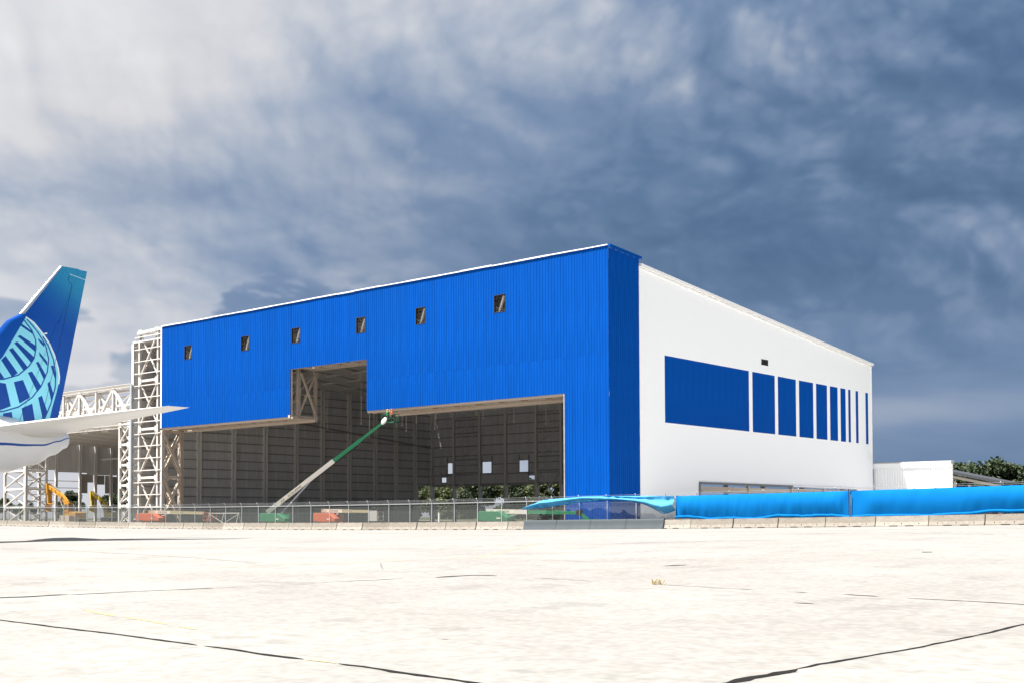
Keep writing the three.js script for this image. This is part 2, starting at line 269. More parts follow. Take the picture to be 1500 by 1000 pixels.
// copings
{
  let x = -FW; while (x < -.5) { const w = Math.min(rr(3.2, 5.6), -x); const loose = x > -12.5 && x + w < -6.5 && x > -11.9; part('roof_flashing', box(w - .03, loose ? .3 : .14 + rr(-.03, .05), loose ? .42 : .26), M.whiteTrim, hangar, x + w / 2, HT + .06 + rr(-.03, .03), loose ? .22 : .06).rotation.z = rr(-.004, .004); x += w; }
}
beam('blue_coping', V(.16, HT - .05, .1), V(.16, HT - .5, -6.75), .36, .32, M.blueTrim, hangar);
beam('white_gutter', V(.22, 32.62, -6.45), V(.22, 26.87, -DEP - .3), .4, .36, M.whiteTrim, hangar);
beam('gutter_lip', V(.1, 32.22, -6.55), V(.1, 26.47, -DEP - .1), .14, .12, M.whiteTrim, hangar);
part('corner_trim', box(.1, 32, .16), M.whiteTrim, hangar, .03, 16.4, -6.5);
part('corner_trim', box(.14, 26.6, .14), M.whiteTrim, hangar, .03, 13.3, -DEP);
part('door_jamb', box(.12, 16.7, .3), M.cream, hangar, -6.85, 8.15, -.12);
part('end_trim', box(.34, HT - 16.7, .2), M.whiteTrim, hangar, -FW - .12, (HT + 16.7) / 2, -.04);
// roof, its rafters and purlins
{
  const slope = (32.2 - 26.5) / (DEP - .3), g = new THREE.BoxGeometry(103, .35, Math.hypot(DEP - .6, 5.7)); g.rotateX(-Math.atan(slope));
  part('roof', g, M.roofing, hangar, -51.7, 29.45, -DEP / 2);
  for (let i = 0; i < 14; i++) { const X = -102 + i * 7.75; beam('rafter', V(X, 31.2, -5), V(X, 25.6, -DEP + .4), .45, 1.3, M.innerSteel, hangar, hSec); }
  for (let i = 0; i < 12; i++) { const d = 7 + i * 6, y = 31.85 - d * slope; beam('purlin', V(-102.6, y - .2, -d), V(-.4, y - .2, -d), .2, .35, M.innerSteel, hangar); }
}
// door head: bottom boom of the box truss seen from below, front and back chords, sway bracing
for (const [a, b, y] of [[-93.7, -59.2, 16.45], [-42.5, -6.8, 16.35]]) {
  beam('truss_chord', V(a, y + .1, -.35), V(b, y + .1, -.35), .4, .34, M.cream, hangar); beam('truss_chord', V(a, y, TZ), V(b, y, TZ), .5, .6, M.cream, hangar);
  for (const [p, q] of splitBy(a, b, [], 3.9)) { part('soffit_plate', box(q - p - .06, .06, 3.1), M.cream, hangar, (p + q) / 2, y + .1, -2.9); beam('sway_brace', V(p, y + .02, -.6), V((p + q) / 2, y + .02, -1.5), .16, .16, M.cream, hangar); beam('sway_brace', V((p + q) / 2, y + .02, -1.5), V(q, y + .02, -.6), .16, .16, M.cream, hangar); part('truss_node', box(.7, .1, .5), M.rust, hangar, p + .3, y - .02, -1.5); }
  for (const [p, q] of splitBy(a, b, [], 7.5)) { beam('truss_web', V(p, y + .3, TZ), V((p + q) / 2, y + 8, TZ), .3, .3, M.cream, hangar); beam('truss_web', V((p + q) / 2, y + 8, TZ), V(q, y + .3, TZ), .3, .3, M.cream, hangar); beam('truss_post', V(p, y + .3, TZ), V(p, y + 8, TZ), .3, .3, M.cream, hangar); }
}
beam('truss_chord', V(-93, 24.4, TZ), V(-7, 24.4, TZ), .5, .6, M.cream, hangar);
beam('truss_chord', V(-59.5, 24.25, -.4), V(-42.5, 24.25, -.4), .36, .36, M.cream, hangar);
for (const [p, q] of splitBy(-59.5, -42.5, [], 4.3)) { part('soffit_plate', box(q - p - .06, .06, 2), M.cream, hangar, (p + q) / 2, 24.15, -3.6); beam('sway_brace', V(p, 24.1, -.6), V(q, 24.1, -2.5), .18, .18, M.cream, hangar); }
{ // the open end of the left truss, seen through the notch
  const X = -59.75, a = -.35, c = -1.7, b = TZ - .3;
  beam('truss_post', V(X, 16.5, a), V(X, 24, a), .3, .3, M.steel, hangar); beam('truss_post', V(X, 16.5, c), V(X, 24, c), .55, .5, M.cream, hangar, hSec); beam('truss_post', V(X, 16.5, b), V(X, 24, b), .45, .45, M.cream, hangar, hSec);
  beam('truss_chord', V(X, 16.75, .1), V(X, 16.75, b - .3), .4, .45, M.cream, hangar);
  beam('truss_web', V(X, 17, c), V(X, 23.6, b), .3, .34, M.cream, hangar); beam('truss_web', V(X + .3, 23.6, c - .3), V(X + .3, 17, b), .26, .28, M.cream, hangar);
  beam('truss_web', V(X - .2, 20.4, c), V(X - .2, 23.6, b), .2, .2, M.cream, hangar); beam('truss_web', V(X, 20.2, c), V(X, 20.2, b), .14, .14, M.cream, hangar);
  for (let k = 0; k < 5; k++) beam('truss_web', V(X, 17.2 + k * 1.5, a), V(X, 18 + k * 1.5, c), .1, .1, M.cream, hangar);
}
// interior: left dividing wall (girts, columns), back wall with openings, gap under it, x bracing
const lcols = [-.6, -7, -14.1, -21.9, -29.4, -37.1, -43.9, -51.2, -58.6, -64.8, -70.6, -76.2];
for (const [a, b] of splitBy(0.4, 72.2, [], 7.2)) { const p = part('liner_panel', corr(b - a, roofY(Math.max(a, 6.5)) - .3, .3, .03), M.liner, hangar, LW - .35, -.1, -a); p.rotation.y = Math.PI / 2; }
{ const p = part('liner_panel', corr(3.9, 18, .3, .03), M.liner, hangar, LW - .35, 8.3, -72.2); p.rotation.y = Math.PI / 2; }
for (const z of lcols) beam('column', V(LW, -.1, z), V(LW, roofY(Math.max(6.5, -z)) - .6, z), .62, .85, M.innerSteel, hangar, hSec);
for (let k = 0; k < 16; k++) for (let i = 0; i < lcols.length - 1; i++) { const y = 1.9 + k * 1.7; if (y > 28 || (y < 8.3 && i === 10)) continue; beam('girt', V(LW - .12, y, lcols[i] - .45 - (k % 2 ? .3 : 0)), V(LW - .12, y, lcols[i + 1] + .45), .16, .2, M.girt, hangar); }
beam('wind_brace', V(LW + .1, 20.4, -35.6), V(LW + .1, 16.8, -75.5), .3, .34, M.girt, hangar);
const bcols = [-103.2, -96.4, -88.8, -81.4, -73.0, -66.4, -58.6, -51, -43.4, -35.8, -28.2, -20.6, -13, -5.4, -.5];
const opens = [[-98.6, -96.75, 10.99, 13.31], [-100.45, -98.85, 9.06, 10.15], [-88.3, -85.5, 10.85, 13.27], [-77.84, -75.24, 10.85, 13.25], [-75.2, -73.5, 9.1, 10]];
for (const [a, b] of splitBy(-103.3, -.1, [...opens.flatMap((o) => [o[0], o[1]])], 3.7)) {
  const m = (a + b) / 2, os = opens.filter((o) => m > o[0] && m < o[1]); let y = 8.35; const seg = [];
  for (const o of os) { seg.push([y, o[2]]); y = o[3]; } seg.push([y, 26.3]);
  for (const [s, t] of seg) part('back_wall_panel', corr(b - a, t - s, .3, .03), M.liner, hangar, a, s, -DEP - .3);
}
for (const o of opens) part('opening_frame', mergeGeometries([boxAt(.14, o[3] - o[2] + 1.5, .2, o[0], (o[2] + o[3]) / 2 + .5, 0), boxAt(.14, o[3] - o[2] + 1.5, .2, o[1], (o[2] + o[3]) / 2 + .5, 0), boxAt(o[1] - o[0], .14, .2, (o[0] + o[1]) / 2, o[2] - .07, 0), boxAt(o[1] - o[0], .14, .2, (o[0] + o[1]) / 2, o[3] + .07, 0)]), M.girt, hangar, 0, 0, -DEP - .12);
for (const x of bcols) beam('column', V(x, -.1, -DEP), V(x, 26.2, -DEP), .55, .75, M.innerSteel, hangar, hSec);
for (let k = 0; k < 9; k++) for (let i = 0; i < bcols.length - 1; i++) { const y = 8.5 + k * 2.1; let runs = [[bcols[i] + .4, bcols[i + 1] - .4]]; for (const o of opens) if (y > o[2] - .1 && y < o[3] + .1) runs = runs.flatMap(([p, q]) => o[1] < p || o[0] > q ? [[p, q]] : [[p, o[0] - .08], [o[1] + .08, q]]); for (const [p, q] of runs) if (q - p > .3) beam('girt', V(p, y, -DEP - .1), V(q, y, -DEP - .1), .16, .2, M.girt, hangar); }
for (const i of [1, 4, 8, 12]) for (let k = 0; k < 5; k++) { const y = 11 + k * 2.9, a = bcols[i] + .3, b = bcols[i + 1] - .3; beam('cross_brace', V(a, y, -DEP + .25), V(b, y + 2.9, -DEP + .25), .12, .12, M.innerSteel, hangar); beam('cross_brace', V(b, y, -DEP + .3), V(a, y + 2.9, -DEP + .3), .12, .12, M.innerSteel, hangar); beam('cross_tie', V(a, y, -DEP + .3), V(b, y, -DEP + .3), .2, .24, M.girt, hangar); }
for (const i of [1, 4]) { beam('cross_brace', V(bcols[i] + .3, 11, -DEP + .25), V(bcols[i + 1] - .3, 3.8, -DEP + .25), .16, .16, M.innerSteel, hangar); beam('cross_brace', V(bcols[i + 1] - .3, 11, -DEP + .3), V(bcols[i] + .3, i === 1 ? 7.5 : 3.8, -DEP + .3), .16, .16, M.innerSteel, hangar); }
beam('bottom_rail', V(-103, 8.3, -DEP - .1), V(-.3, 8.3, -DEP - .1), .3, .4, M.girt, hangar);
for (const [x, y] of [[-68.6, 23.94], [-65.19, 17.09], [-64.69, 15.83], [-57.35, 23.41], [-56.71, 16.19], [-54.82, 13.93], [-48.69, 15.34], [-47.5, 15.49], [-46.61, 14.6], [-44.41, 15.64], [-40.53, 14.5], [-40.25, 16.13], [-37.04, 16.35], [-32.29, 16.18], [-30.84, 15.6], [-25.04, 14.79], [-20.08, 16.6], [-19.25, 14.19], [-75.25, 16.26]]) {
  const r = part('hanging_rod', new THREE.CylinderGeometry(.045, .045, 30.6 - y, 6), M.greyBox, hangar, x, (30.6 + y) / 2, -12); part('rod_end', new THREE.SphereGeometry(.12, 8, 6), M.greyBox, r, 0, -(30.6 - y) / 2, 0);
}
// right wall inside lining + low opening in the white wall
for (const [a, b] of splitBy(6.6, DEP - .4, [], 7.3)) { if (a > 19 && b < 71) { const p = part('liner_panel', corr(b - a, roofY(b) - 6.6, .3, .03), M.liner, hangar, -.45, 6, -a); p.rotation.y = Math.PI / 2; } }
beam('opening_head', V(.1, 5.75, -20.4), V(.1, 5.75, -46.9), .3, .28, M.greyTrim, hangar);
beam('opening_head', V(.16, 5.78, -46.9), V(.16, 5.82, -75.9), .4, .24, M.whiteTrim, hangar);
beam('opening_jamb', V(.06, -.1, -20.5), V(.06, 5.6, -20.5), .26, .26, M.greyTrim, hangar);
beam('opening_girt', V(-.2, 4.95, -20.7), V(-.2, 4.95, -46.8), .2, .75, M.cream, hangar);
for (const z of [-33.8, -46.9, -58, -69.9]) beam('opening_post', V(-.1, -.1, z), V(-.1, 5.6, z), .5, .3, M.cream, hangar);
part('tan_infill', box(.1, 4.9, 22.6), M.tan, hangar, -.3, 3, -58.5);

// the bare steel tower at the left end of the blue front
function lattice(g, mats, x0, x1, z0, z1, y0, y1, rows, girts) { // four-legged tower: columns, horizontals, x braces on the front and both sides
  const [cs, bs] = mats, dy = (y1 - y0) / rows;
  for (const x of [x0, x1]) for (const z of [z0, z1]) beam('column', V(x, y0, z), V(x, y1, z), .42, .42, z === z0 ? cs : bs, g, hSec);
  for (let k = 0; k <= rows; k++) {
    const y = y0 + k * dy; 
    if (k) { beam('tie', V(x0, y, z0), V(x1, y, z0), .3, .42, cs, g); beam('tie', V(x0, y, z1), V(x1, y, z1), .3, .42, bs, g); beam('tie', V(x1, y, z0), V(x1, y, z1), .3, .4, bs, g); beam('tie', V(x0, y, z0), V(x0, y, z1), .3, .4, bs, g); }
    if (k < rows) {
      const c = y + .25, d = y + dy - .25;
      beam('brace', V(x0, c, z0 + .05), V(x1, d, z0 + .05), .28, .2, cs, g); beam('brace', V(x0, d, z0 - .12), V(x1, c, z0 - .12), .2, .2, cs, g);
      beam('brace', V(x0, c, z1), V(x1, d, z1), .26, .2, bs, g); beam('brace', V(x0, d, z1 - .2), V(x1, c, z1 - .2), .26, .2, bs, g);
      for (const x of [x0, x1]) { beam('brace', V(x, c, z0), V(x, d, z1), .26, .24, bs, g); beam('brace', V(x + .22, d, z0), V(x + .22, c, z1), .22, .22, bs, g); }
      for (const x of [x0, x1]) part('gusset', box(.9, 1, .06), cs, g, x + (x === x0 ? .3 : -.3), y + dy - .05, z0 + .2);
    }
  }
  for (let k = 0; k < girts; k++) { const y = y0 + (k + .6) * (y1 - y0) / girts; beam('girt', V(x0 - 1.1, y, z0 + .35), V(x1 + 1.2, y, z0 + .35), .1, .16, cs, g); }
}
const tower = sub('end_tower', hangar);
lattice(tower, [M.steel, M.cream], -101.2, -95.5, -.5, TZ, -.1, 33.8, 4, 16);
beam('top_beam', V(-101.6, 33.7, -.4), V(-93.8, 33.9, -.4), .5, .5, M.steel, tower);
part('edge_strip', box(.5, 25, .3), M.galv, hangar, -102.9, 12.4, .1);
for (let k = 0; k < 14; k++) beam('girt_stub', V(-102.7, 1.5 + k * 2.3, -.2), V(-101.4, 1.5 + k * 2.3, -.2), .1, .2, M.greyTrim, tower);
{ // the tower's inner leg, which carries the door head
  const leg = sub('door_leg', hangar), X = -94.2;
  for (const z of [-.5, -4.3]) beam('column', V(X, -.1, z), V(X, 16.4, z), .5, .55, z > -1 ? M.steel : M.cream, leg, hSec);
  for (let k = 0; k < 2; k++) { const y = .6 + k * 7.8; beam('brace', V(X, y + .3, -.6), V(X, y + 7.5, -4.2), .3, .4, M.cream, leg); beam('brace', V(X + .3, y + 7.5, -.6), V(X + .3, y + .3, -4.2), .3, .4, M.cream, leg); beam('tie', V(X, y + 7.8, -.5), V(X, y + 7.8, -4.3), .3, .5, M.cream, leg); part('gusset', box(.08, 1.5, 1.2), M.cream, leg, X + .2, y + 7.8, -1); }
}

// ---------------------------------------------------------------- the unfinished second bay on the left
const bay = thing('hangar_frame', 'bare white steel frame of an unfinished hangar bay beside the blue front', 'steel frame');
lattice(sub('tower', bay), [M.steel, M.steel], -106.9, -103.6, -.2, -4.4, -.1, 18, 5, 0);
lattice(sub('tower', bay), [M.steel, M.steel], -148.6, -140.2, -.2, -4.4, -.1, 18, 5, 0);
for (const z of [-.2, -4.4]) {
  const m = M.steel;
  beam('top_chord', V(-149, 24.8, z), V(-103.3, 24.8, z), .55, .6, m, bay, hSec); beam('bottom_chord', V(-149, 18.2, z), V(-103.3, 18.2, z), .6, .7, m, bay, hSec); beam('middle_rail', V(-149, 21.5, z - .3), V(-103.3, 21.5, z - .3), .16, .3, m, bay);
  for (let i = 0; i < 4; i++) { const a = -149 + i * 11.4, c = a + 5.7, b = a + 11.4; beam('web', V(a, 18.4, z), V(c, 24.6, z), .42, .42, m, bay); beam('web', V(c, 24.6, z), V(b, 18.4, z), .42, .42, m, bay); beam('post', V(c, 18.4, z), V(c, 24.6, z), .4, .4, m, bay, hSec); beam('post', V(b, 18.4, z), V(b, 24.6, z), .36, .36, m, bay, hSec); }
}
for (let i = 0; i <= 8; i++) { const x = -149 + i * 5.7; beam('cross_tie', V(x, 24.8, -.2), V(x, 24.8, -4.4), .25, .3, M.steel, bay); beam('cross_tie', V(x, 18.2, -.2), V(x, 18.2, -4.4), .25, .3, M.steel, bay); if (i < 8) beam('sway_brace', V(x, 18.3, -.2), V(x + 5.7, 24.6, -4.4), .18, .18, M.steel, bay); }
{
  const g = new THREE.BoxGeometry(46.4, .3, 72); g.rotateX(-.055); part('roof', g, M.liner, bay, -126.6, 16.55, -40.6);
  part('roof_edge', box(46.4, .3, .3), M.steel, bay, -126.6, 25.3, -3.8); for (const y of [20.2, 22.6, 23.7]) beam('rail', V(-149, y, -4.9), V(-103.4, y, -4.9), .2, .34, M.steel, bay);
  for (let i = 0; i < 7; i++) { const x = -148 + i * 7.3; beam('rafter', V(x, 17.9, -5), V(x, 14, -75.5), .4, .9, M.innerSteel, bay, hSec); }
  for (let i = 0; i < 11; i++) beam('purlin', V(-149.4, 18.1 - i * .34, -8 - i * 6.3), V(-103.6, 18.1 - i * .34, -8 - i * 6.3), .2, .34, M.innerSteel, bay);
  for (const [a, b] of splitBy(4.6, 75.6, [], 7.1)) { const y0 = 11.7 - a * .055, p = part('side_panel', corr(b - a, 18.1 - a * .055 - y0, .3, .03), M.liner, bay, -149.9, y0, -a); p.rotation.y = Math.PI / 2; }
  for (const z of [-5, -8, -11.7, -17.1, -20.7, -24.4, -32, -40, -48, -56, -64, -72]) beam('column', V(-149.6, -.1, z), V(-149.6, 17.9 + z * .055, z), .45, .5, M.innerSteel, bay, hSec);
  for (let k = 0; k < 5; k++) beam('girt', V(-149.7, 3.4 + k * 1.45, -5), V(-149.7, 3.4 + k * 1.45, -17), .12, .14, M.innerSteel, bay);
  for (const [a, b, y0, y1] of [[17.3, 19, 6.7, 10.8], [19, 20.3, 9, 10.7], [20.5, 23, 8.6, 10.6], [23.1, 24.2, 6.7, 10.6], [24.5, 34, 6.7, 10.4], [34, 74, 3, 9.8]]) { const p = part('side_panel', corr(b - a, y1 - y0, .3, .03), M.greyBox, bay, -149.9, y0, -a); p.rotation.y = Math.PI / 2; }
  for (let i = 0; i < 7; i++) { const x = -141 + i * 5.2; part('hanging_rod', new THREE.CylinderGeometry(.05, .05, 3.2, 6), M.greyBox, bay, x, 15.3, -16 - (i % 3) * 6); }
  beam('light_rail', V(-146, 13.8, -20), V(-112, 13.8, -20), .3, .3, M.steel, bay); beam('light_rail', V(-120, 15.4, -9), V(-105, 15.4, -9), .3, .3, M.steel, bay);
}

// ---------------------------------------------------------------- annex, far shed
{
  const a = thing('annex_building', 'low white corrugated annex behind the hangar at its far corner', 'building', [0, 0, -DEP - .6]);
  for (const [p, q] of splitBy(0.05, 13, [], 1.3)) part('wall_panel', corr(q - p, 10.1, .45, .06), M.white, a, p, -.2, 0);
  for (const [p, q] of splitBy(0, .9, [], .9)) { const m = part('side_panel', corr(q - p, 10, .45, .06), M.white, a, 13, -.2, -p); m.rotation.y = Math.PI / 2; }
  part('eave', box(13.2, .8, .16), M.white, a, 6.5, 9.65, .2); part('roof', box(13.3, .2, 1.2), M.roofing, a, 6.55, 10.14, -.4);
  for (let i = 0; i < 9; i++) part('snow_clip', box(.12, .12, .1), M.greyTrim, a, .6 + i * .6, 10.3, .3);
  part('corner_flashing', box(.12, 10.2, .14), M.whiteTrim, a, 13.04, 5, .06);
}
{
  const s = thing('open_shed', 'low dark roofed shed with brown walls beyond the white annex', 'shed', [0, 0, -110]);
  beam('roof', V(-8, 11.6, -3), V(11.3, 7.25, -3), 8.6, .5, M.shedRoof, s); beam('fascia', V(-8, 10.85, 1.06), V(11, 6.6, 1.06), .2, .6, M.shedTrim, s);
  part('wall', box(17, 7.4, .3), M.brick, s, 0, 3, -1.2); for (let i = 0; i < 6; i++) part('post', box(.42, 9.4 - i * .75 , .4), M.shedTrim, s, -3.2 + i * 2.7, (9.4 - i * .75) / 2 - .1, .8);
  beam('green_rail', V(-4, 6.35, .4), V(9, 6.35, .4), .15, .2, M.greenDark, s);
}

// ---------------------------------------------------------------- trees
function leafCrown(blobs, leaves, size, tints) {
  const P = [], C = [], I = [], q = new THREE.Quaternion(), a = V(0, 0, 0), b = V(0, 0, 0), ax = V(0, 0, 0); let n = 0;
  for (let i = 0; i < leaves; i++) {
    const [bx, by, bz, br] = blobs[Math.floor(rnd() * blobs.length)], th = rr(0, 6.283), cz = rr(-.75, 1), sr = Math.sqrt(1 - cz * cz), R = br * Math.pow(rnd(), .33) * rr(.75, 1.12);
    const cx = bx + R * sr * Math.cos(th), cy = by + R * cz * .8, cw = bz + R * sr * Math.sin(th), s = size * rr(.6, 1.3), t = tints[Math.floor(rnd() * tints.length)], k = rr(.75, 1.25);
    ax.set(rr(-1, 1), rr(-1, 1), rr(-1, 1)).normalize(); q.setFromAxisAngle(ax, rr(0, 6.283)); a.set(s, 0, 0).applyQuaternion(q); b.set(0, s * .62, 0).applyQuaternion(q);
    P.push(cx - a.x, cy - a.y, cw - a.z, cx + b.x, cy + b.y, cw + b.z, cx + a.x, cy + a.y, cw + a.z, cx - b.x, cy - b.y, cw - b.z); for (let j = 0; j < 4; j++) C.push(t[0] * k, t[1] * k, t[2] * k);
    I.push(n, n + 1, n + 2, n, n + 2, n + 3); n += 4;
  }
  const g = new THREE.BufferGeometry(); g.setAttribute('position', new THREE.Float32BufferAttribute(P, 3)); g.setAttribute('color', new THREE.Float32BufferAttribute(C, 3)); g.setIndex(I); g.computeVertexNormals(); return g;
}
const leafMat = new THREE.MeshPhysicalMaterial({ vertexColors: true, roughness: .8, side: THREE.DoubleSide, transmission: .25, thickness: 0 });
const GREEN = [[.022, .05, .01], [.03, .058, .012], [.018, .042, .01], [.045, .06, .015]], OLIVE = [[.085, .105, .028], [.065, .095, .026], [.115, .11, .035], [.045, .07, .02]], YELLOW = [[.16, .15, .015], [.1, .12, .015], [.2, .17, .02]];
function treeProto(h, r, tints, leaves, size, lo = .42) {
  const g = new THREE.Group(), blobs = [];
  const tr = []; const th = h * .5; tr.push(new THREE.CylinderGeometry(r * .05, r * .1, th, 8).translate(0, th / 2, 0));
  for (let i = 0; i < 13; i++) { const a = i * 2.4 + rr(-.3, .3), d = i ? rr(.3, .78) * r : 0, y = h * rr(lo, .86) - d * .18, s = rr(.26, .44) * r; blobs.push([d * Math.cos(a), y, d * Math.sin(a), s]); if (i % 2) tr.push(barGeo(V(0, th * rr(.55, .95), 0), V(d * Math.cos(a) * .85, y, d * Math.sin(a) * .85), r * .035, r * .035)); }
  blobs.push([0, h - r * .34, 0, r * .36]);
  const trunk = lit(new THREE.Mesh(mergeGeometries(tr.map((t) => { const u = t.index ? t.toNonIndexed() : t; return u; })), M.trunk)); trunk.name = 'trunk';
  const crown = lit(new THREE.Mesh(leafCrown(blobs, leaves, size, tints), leafMat)); crown.name = 'crown'; g.add(trunk, crown); return g;
}
const protos = [treeProto(12, 6.5, GREEN, 5200, .42), treeProto(11, 5.6, OLIVE, 6500, .42, .12), treeProto(13, 6, GREEN, 5200, .42), treeProto(4.6, 3.2, YELLOW, 2600, .3), treeProto(9, 5.4, OLIVE, 6000, .42, .1)];
function tree(k, x, z, s, label, group) { const t = protos[k].clone(); t.name = numbered('tree'); t.position.set(x, gy(x, z) - .1, z); t.rotation.y = rr(0, 6.28); t.scale.setScalar(s); scene.add(t); tag(t, label, 'tree', group); }
tree(2, -15.5, -158, 1.08, 'rounded tree rising just above the dark shed roof beside the annex', 'trees beyond the shed');
tree(0, -3.5, -150, 1.2, 'broad dark green tree behind the low end of the shed', 'trees beyond the shed');
tree(2, 5.5, -152, 1.2, 'tall dark tree behind the yellow green bush', 'trees beyond the shed');
tree(1, 14, -156, 1.15, 'olive green tree at the outer end of the row beyond the shed', 'trees beyond the shed');
tree(3, 9.2, -118, 1.25, 'bright yellow green bush beside the low end of the shed', 'trees beyond the shed');
tree(3, 13.8, -121, 1.4, 'large yellow green bush further out from the shed', 'trees beyond the shed');
for (let i = 0; i < 30; i++) { const x = -214 + i * 4.1; tree([1, 4, 0, 4][i % 4], x + rr(-1, 1), -137 + rr(-6, 6), rr(.95, 1.15), 'olive green tree in the dense row seen under the hangar back wall', 'tree row behind the hangar'); }
for (let i = 0; i < 13; i++) { const x = -440 + i * 17; tree([0, 4, 2][i % 3], x + rr(-4, 4), -140 + rr(-14, 14), rr(.6, .95), 'dark green tree far off beyond the unfinished bay', 'far trees beyond the unfinished bay'); }

// ---------------------------------------------------------------- jersey barriers, fence, tarps
const BZ = 28, BL = 4.15, B0 = 47.25;
{
  const prof = [[-.3, 0], [-.3, .08], [-.17, .33], [-.09, .8], [.09, .8], [.17, .33], [.3, .08], [.3, 0]];
  const sh = new THREE.Shape(prof.map(([a, b]) => new THREE.Vector2(a, b)));
  const bodyG = metreUV(new THREE.ExtrudeGeometry(sh, { depth: BL - .1, bevelEnabled: true, bevelSize: .015, bevelThickness: .02, bevelSegments: 1 }).translate(0, 0, -(BL - .1) / 2).rotateY(Math.PI / 2));
  const slotG = new THREE.BoxGeometry(.62, .085, .66), notchG = new THREE.BoxGeometry(.05, .14, .07);
  const shades = [M.barrier, mat(.36, .34, .31, .92, { map: concTex }), mat(.25, .23, .2, .92, { map: concTex })];
  const k0 = Math.ceil((-118 - B0) / BL), k1 = Math.floor((80 - B0) / BL);
  for (let k = k0; k <= k1; k++) {
    const x = B0 + k * BL, tilt = (gy(x + 2, BZ) - gy(x - 2, BZ)) / 4;
    const b = thing('concrete_barrier', x < -93 ? 'cream concrete jersey barrier in the row before the bare steel frame' : x < 9.9 ? 'cream concrete jersey barrier in the row before the open door bay' : x < 25.9 ? 'jersey barrier hidden under the dark fabric cover' : 'cream concrete jersey barrier in the row under the blue tarps', 'barrier', [x, gy(x, BZ) - .01, BZ + rr(-.05, .05)], rr(-.012, .012), 'jersey barriers along the fence');
    b.rotation.z = tilt;
    const body = part('body', bodyG, shades[k % 5 === 0 ? 1 : k % 7 === 0 ? 2 : 0], b);
    for (const s of [-.62, .62]) part('slot', slotG, M.slot, body, s, .045, 0);
    for (const s of [-1.35, 0, 1.35]) part('lifting_notch', notchG, M.slot, body, s + rr(-.05, .05), .2, .235);
  }
}
const FZ = 25.6, fTop = (x) => gy(x, FZ) + 2.78;
{
  const f = thing('chain_link_fence', 'grey chain link fence with angled barbed wire arms behind the barriers', 'fence');
  const x0 = -119, x1 = 80, st = 3.26; const xs = []; for (let x = x0; x <= x1; x += st) xs.push(x);
  for (const x of xs) { const y = gy(x, FZ); const p = part('post', new THREE.CylinderGeometry(.045, .045, 2.85, 8), M.post, f, x, y + 1.42, FZ); beam('barb_arm', V(0, 1.4, 0), V(.12, 1.8, .36), .05, .05, M.post, p); }
  for (let i = 0; i < xs.length - 1; i++) {
    const a = xs[i], b = xs[i + 1]; beam('top_rail', V(a, fTop(a), FZ), V(b, fTop(b), FZ), .06, .06, M.post, f);
    part('mesh_panel', grid(1, 1, (u, v) => V(a + (b - a) * u, gy(a + (b - a) * u, FZ) + .05 + v * 2.7, FZ - .06)), M.mesh, f);
    for (const [dx, dy, dz] of [[.05, .13, .15], [.09, .27, .26], [.12, .4, .36]]) beam('barbed_wire', V(a + dx, fTop(a) + dy - .03, FZ + dz), V(b + dx, fTop(b) + dy - .03, FZ + dz), .014, .014, M.post, f);
  }
}
function tarp(a, b, label, wob) { // wind-filled sheet hung on the fence, rolled hem below
  const t = thing('blue_tarp', label, 'tarp');
  const prof = (u, v) => { const x = a + (b - a) * u, top = fTop(x) + .12, bot = gy(x, FZ) + .98 + .1 * Math.sin(u * 9 + wob) + .06 * Math.sin(u * 23), y = bot + (top - bot) * v; const belly = Math.sin(Math.PI * Math.pow(1 - v, .8)) * (.24 + .04 * Math.sin(u * 7 + wob)) * sstep(0, .06, u) * sstep(1, .94, u); const w = (vn(x * 1.3 + wob * 7, v * 1.2) - .5) * .05 + (vn(x * 5, v * 1.6 + wob) - .5) * .06 + (1 - v) * .12; return V(x, y, FZ + .42 + belly + w); };
  part('sheet', grid(120, 22, prof), M.tarp, t);
  const pts = []; for (let i = 0; i <= 44; i++) { const p = prof(i / 44, 0); pts.push(V(p.x, p.y - .08 + rr(-.03, .03), p.z - .02 + rr(-.03, .03))); } part('rolled_hem', tube(pts, .13, 130, 8), M.tarp, t);
  for (let i = 0; i <= 5; i++) { const x = a + (b - a) * i / 5; part('tie', box(.05, .3, .3), M.black, t, x, fTop(x), FZ + .2); }
}
tarp(25.75, 42.17, 'long bright blue tarp bellied out on the fence before the white wall', 1.3);
tarp(42.25, 76, 'bright blue tarp with sagging hem on the fence before the annex', 4.1);
part('seam_rope', new THREE.CylinderGeometry(.03, .03, 2.1, 6), M.black, scene.children[scene.children.length - 1], 42.2, gy(42, FZ) + 2, FZ + .8);
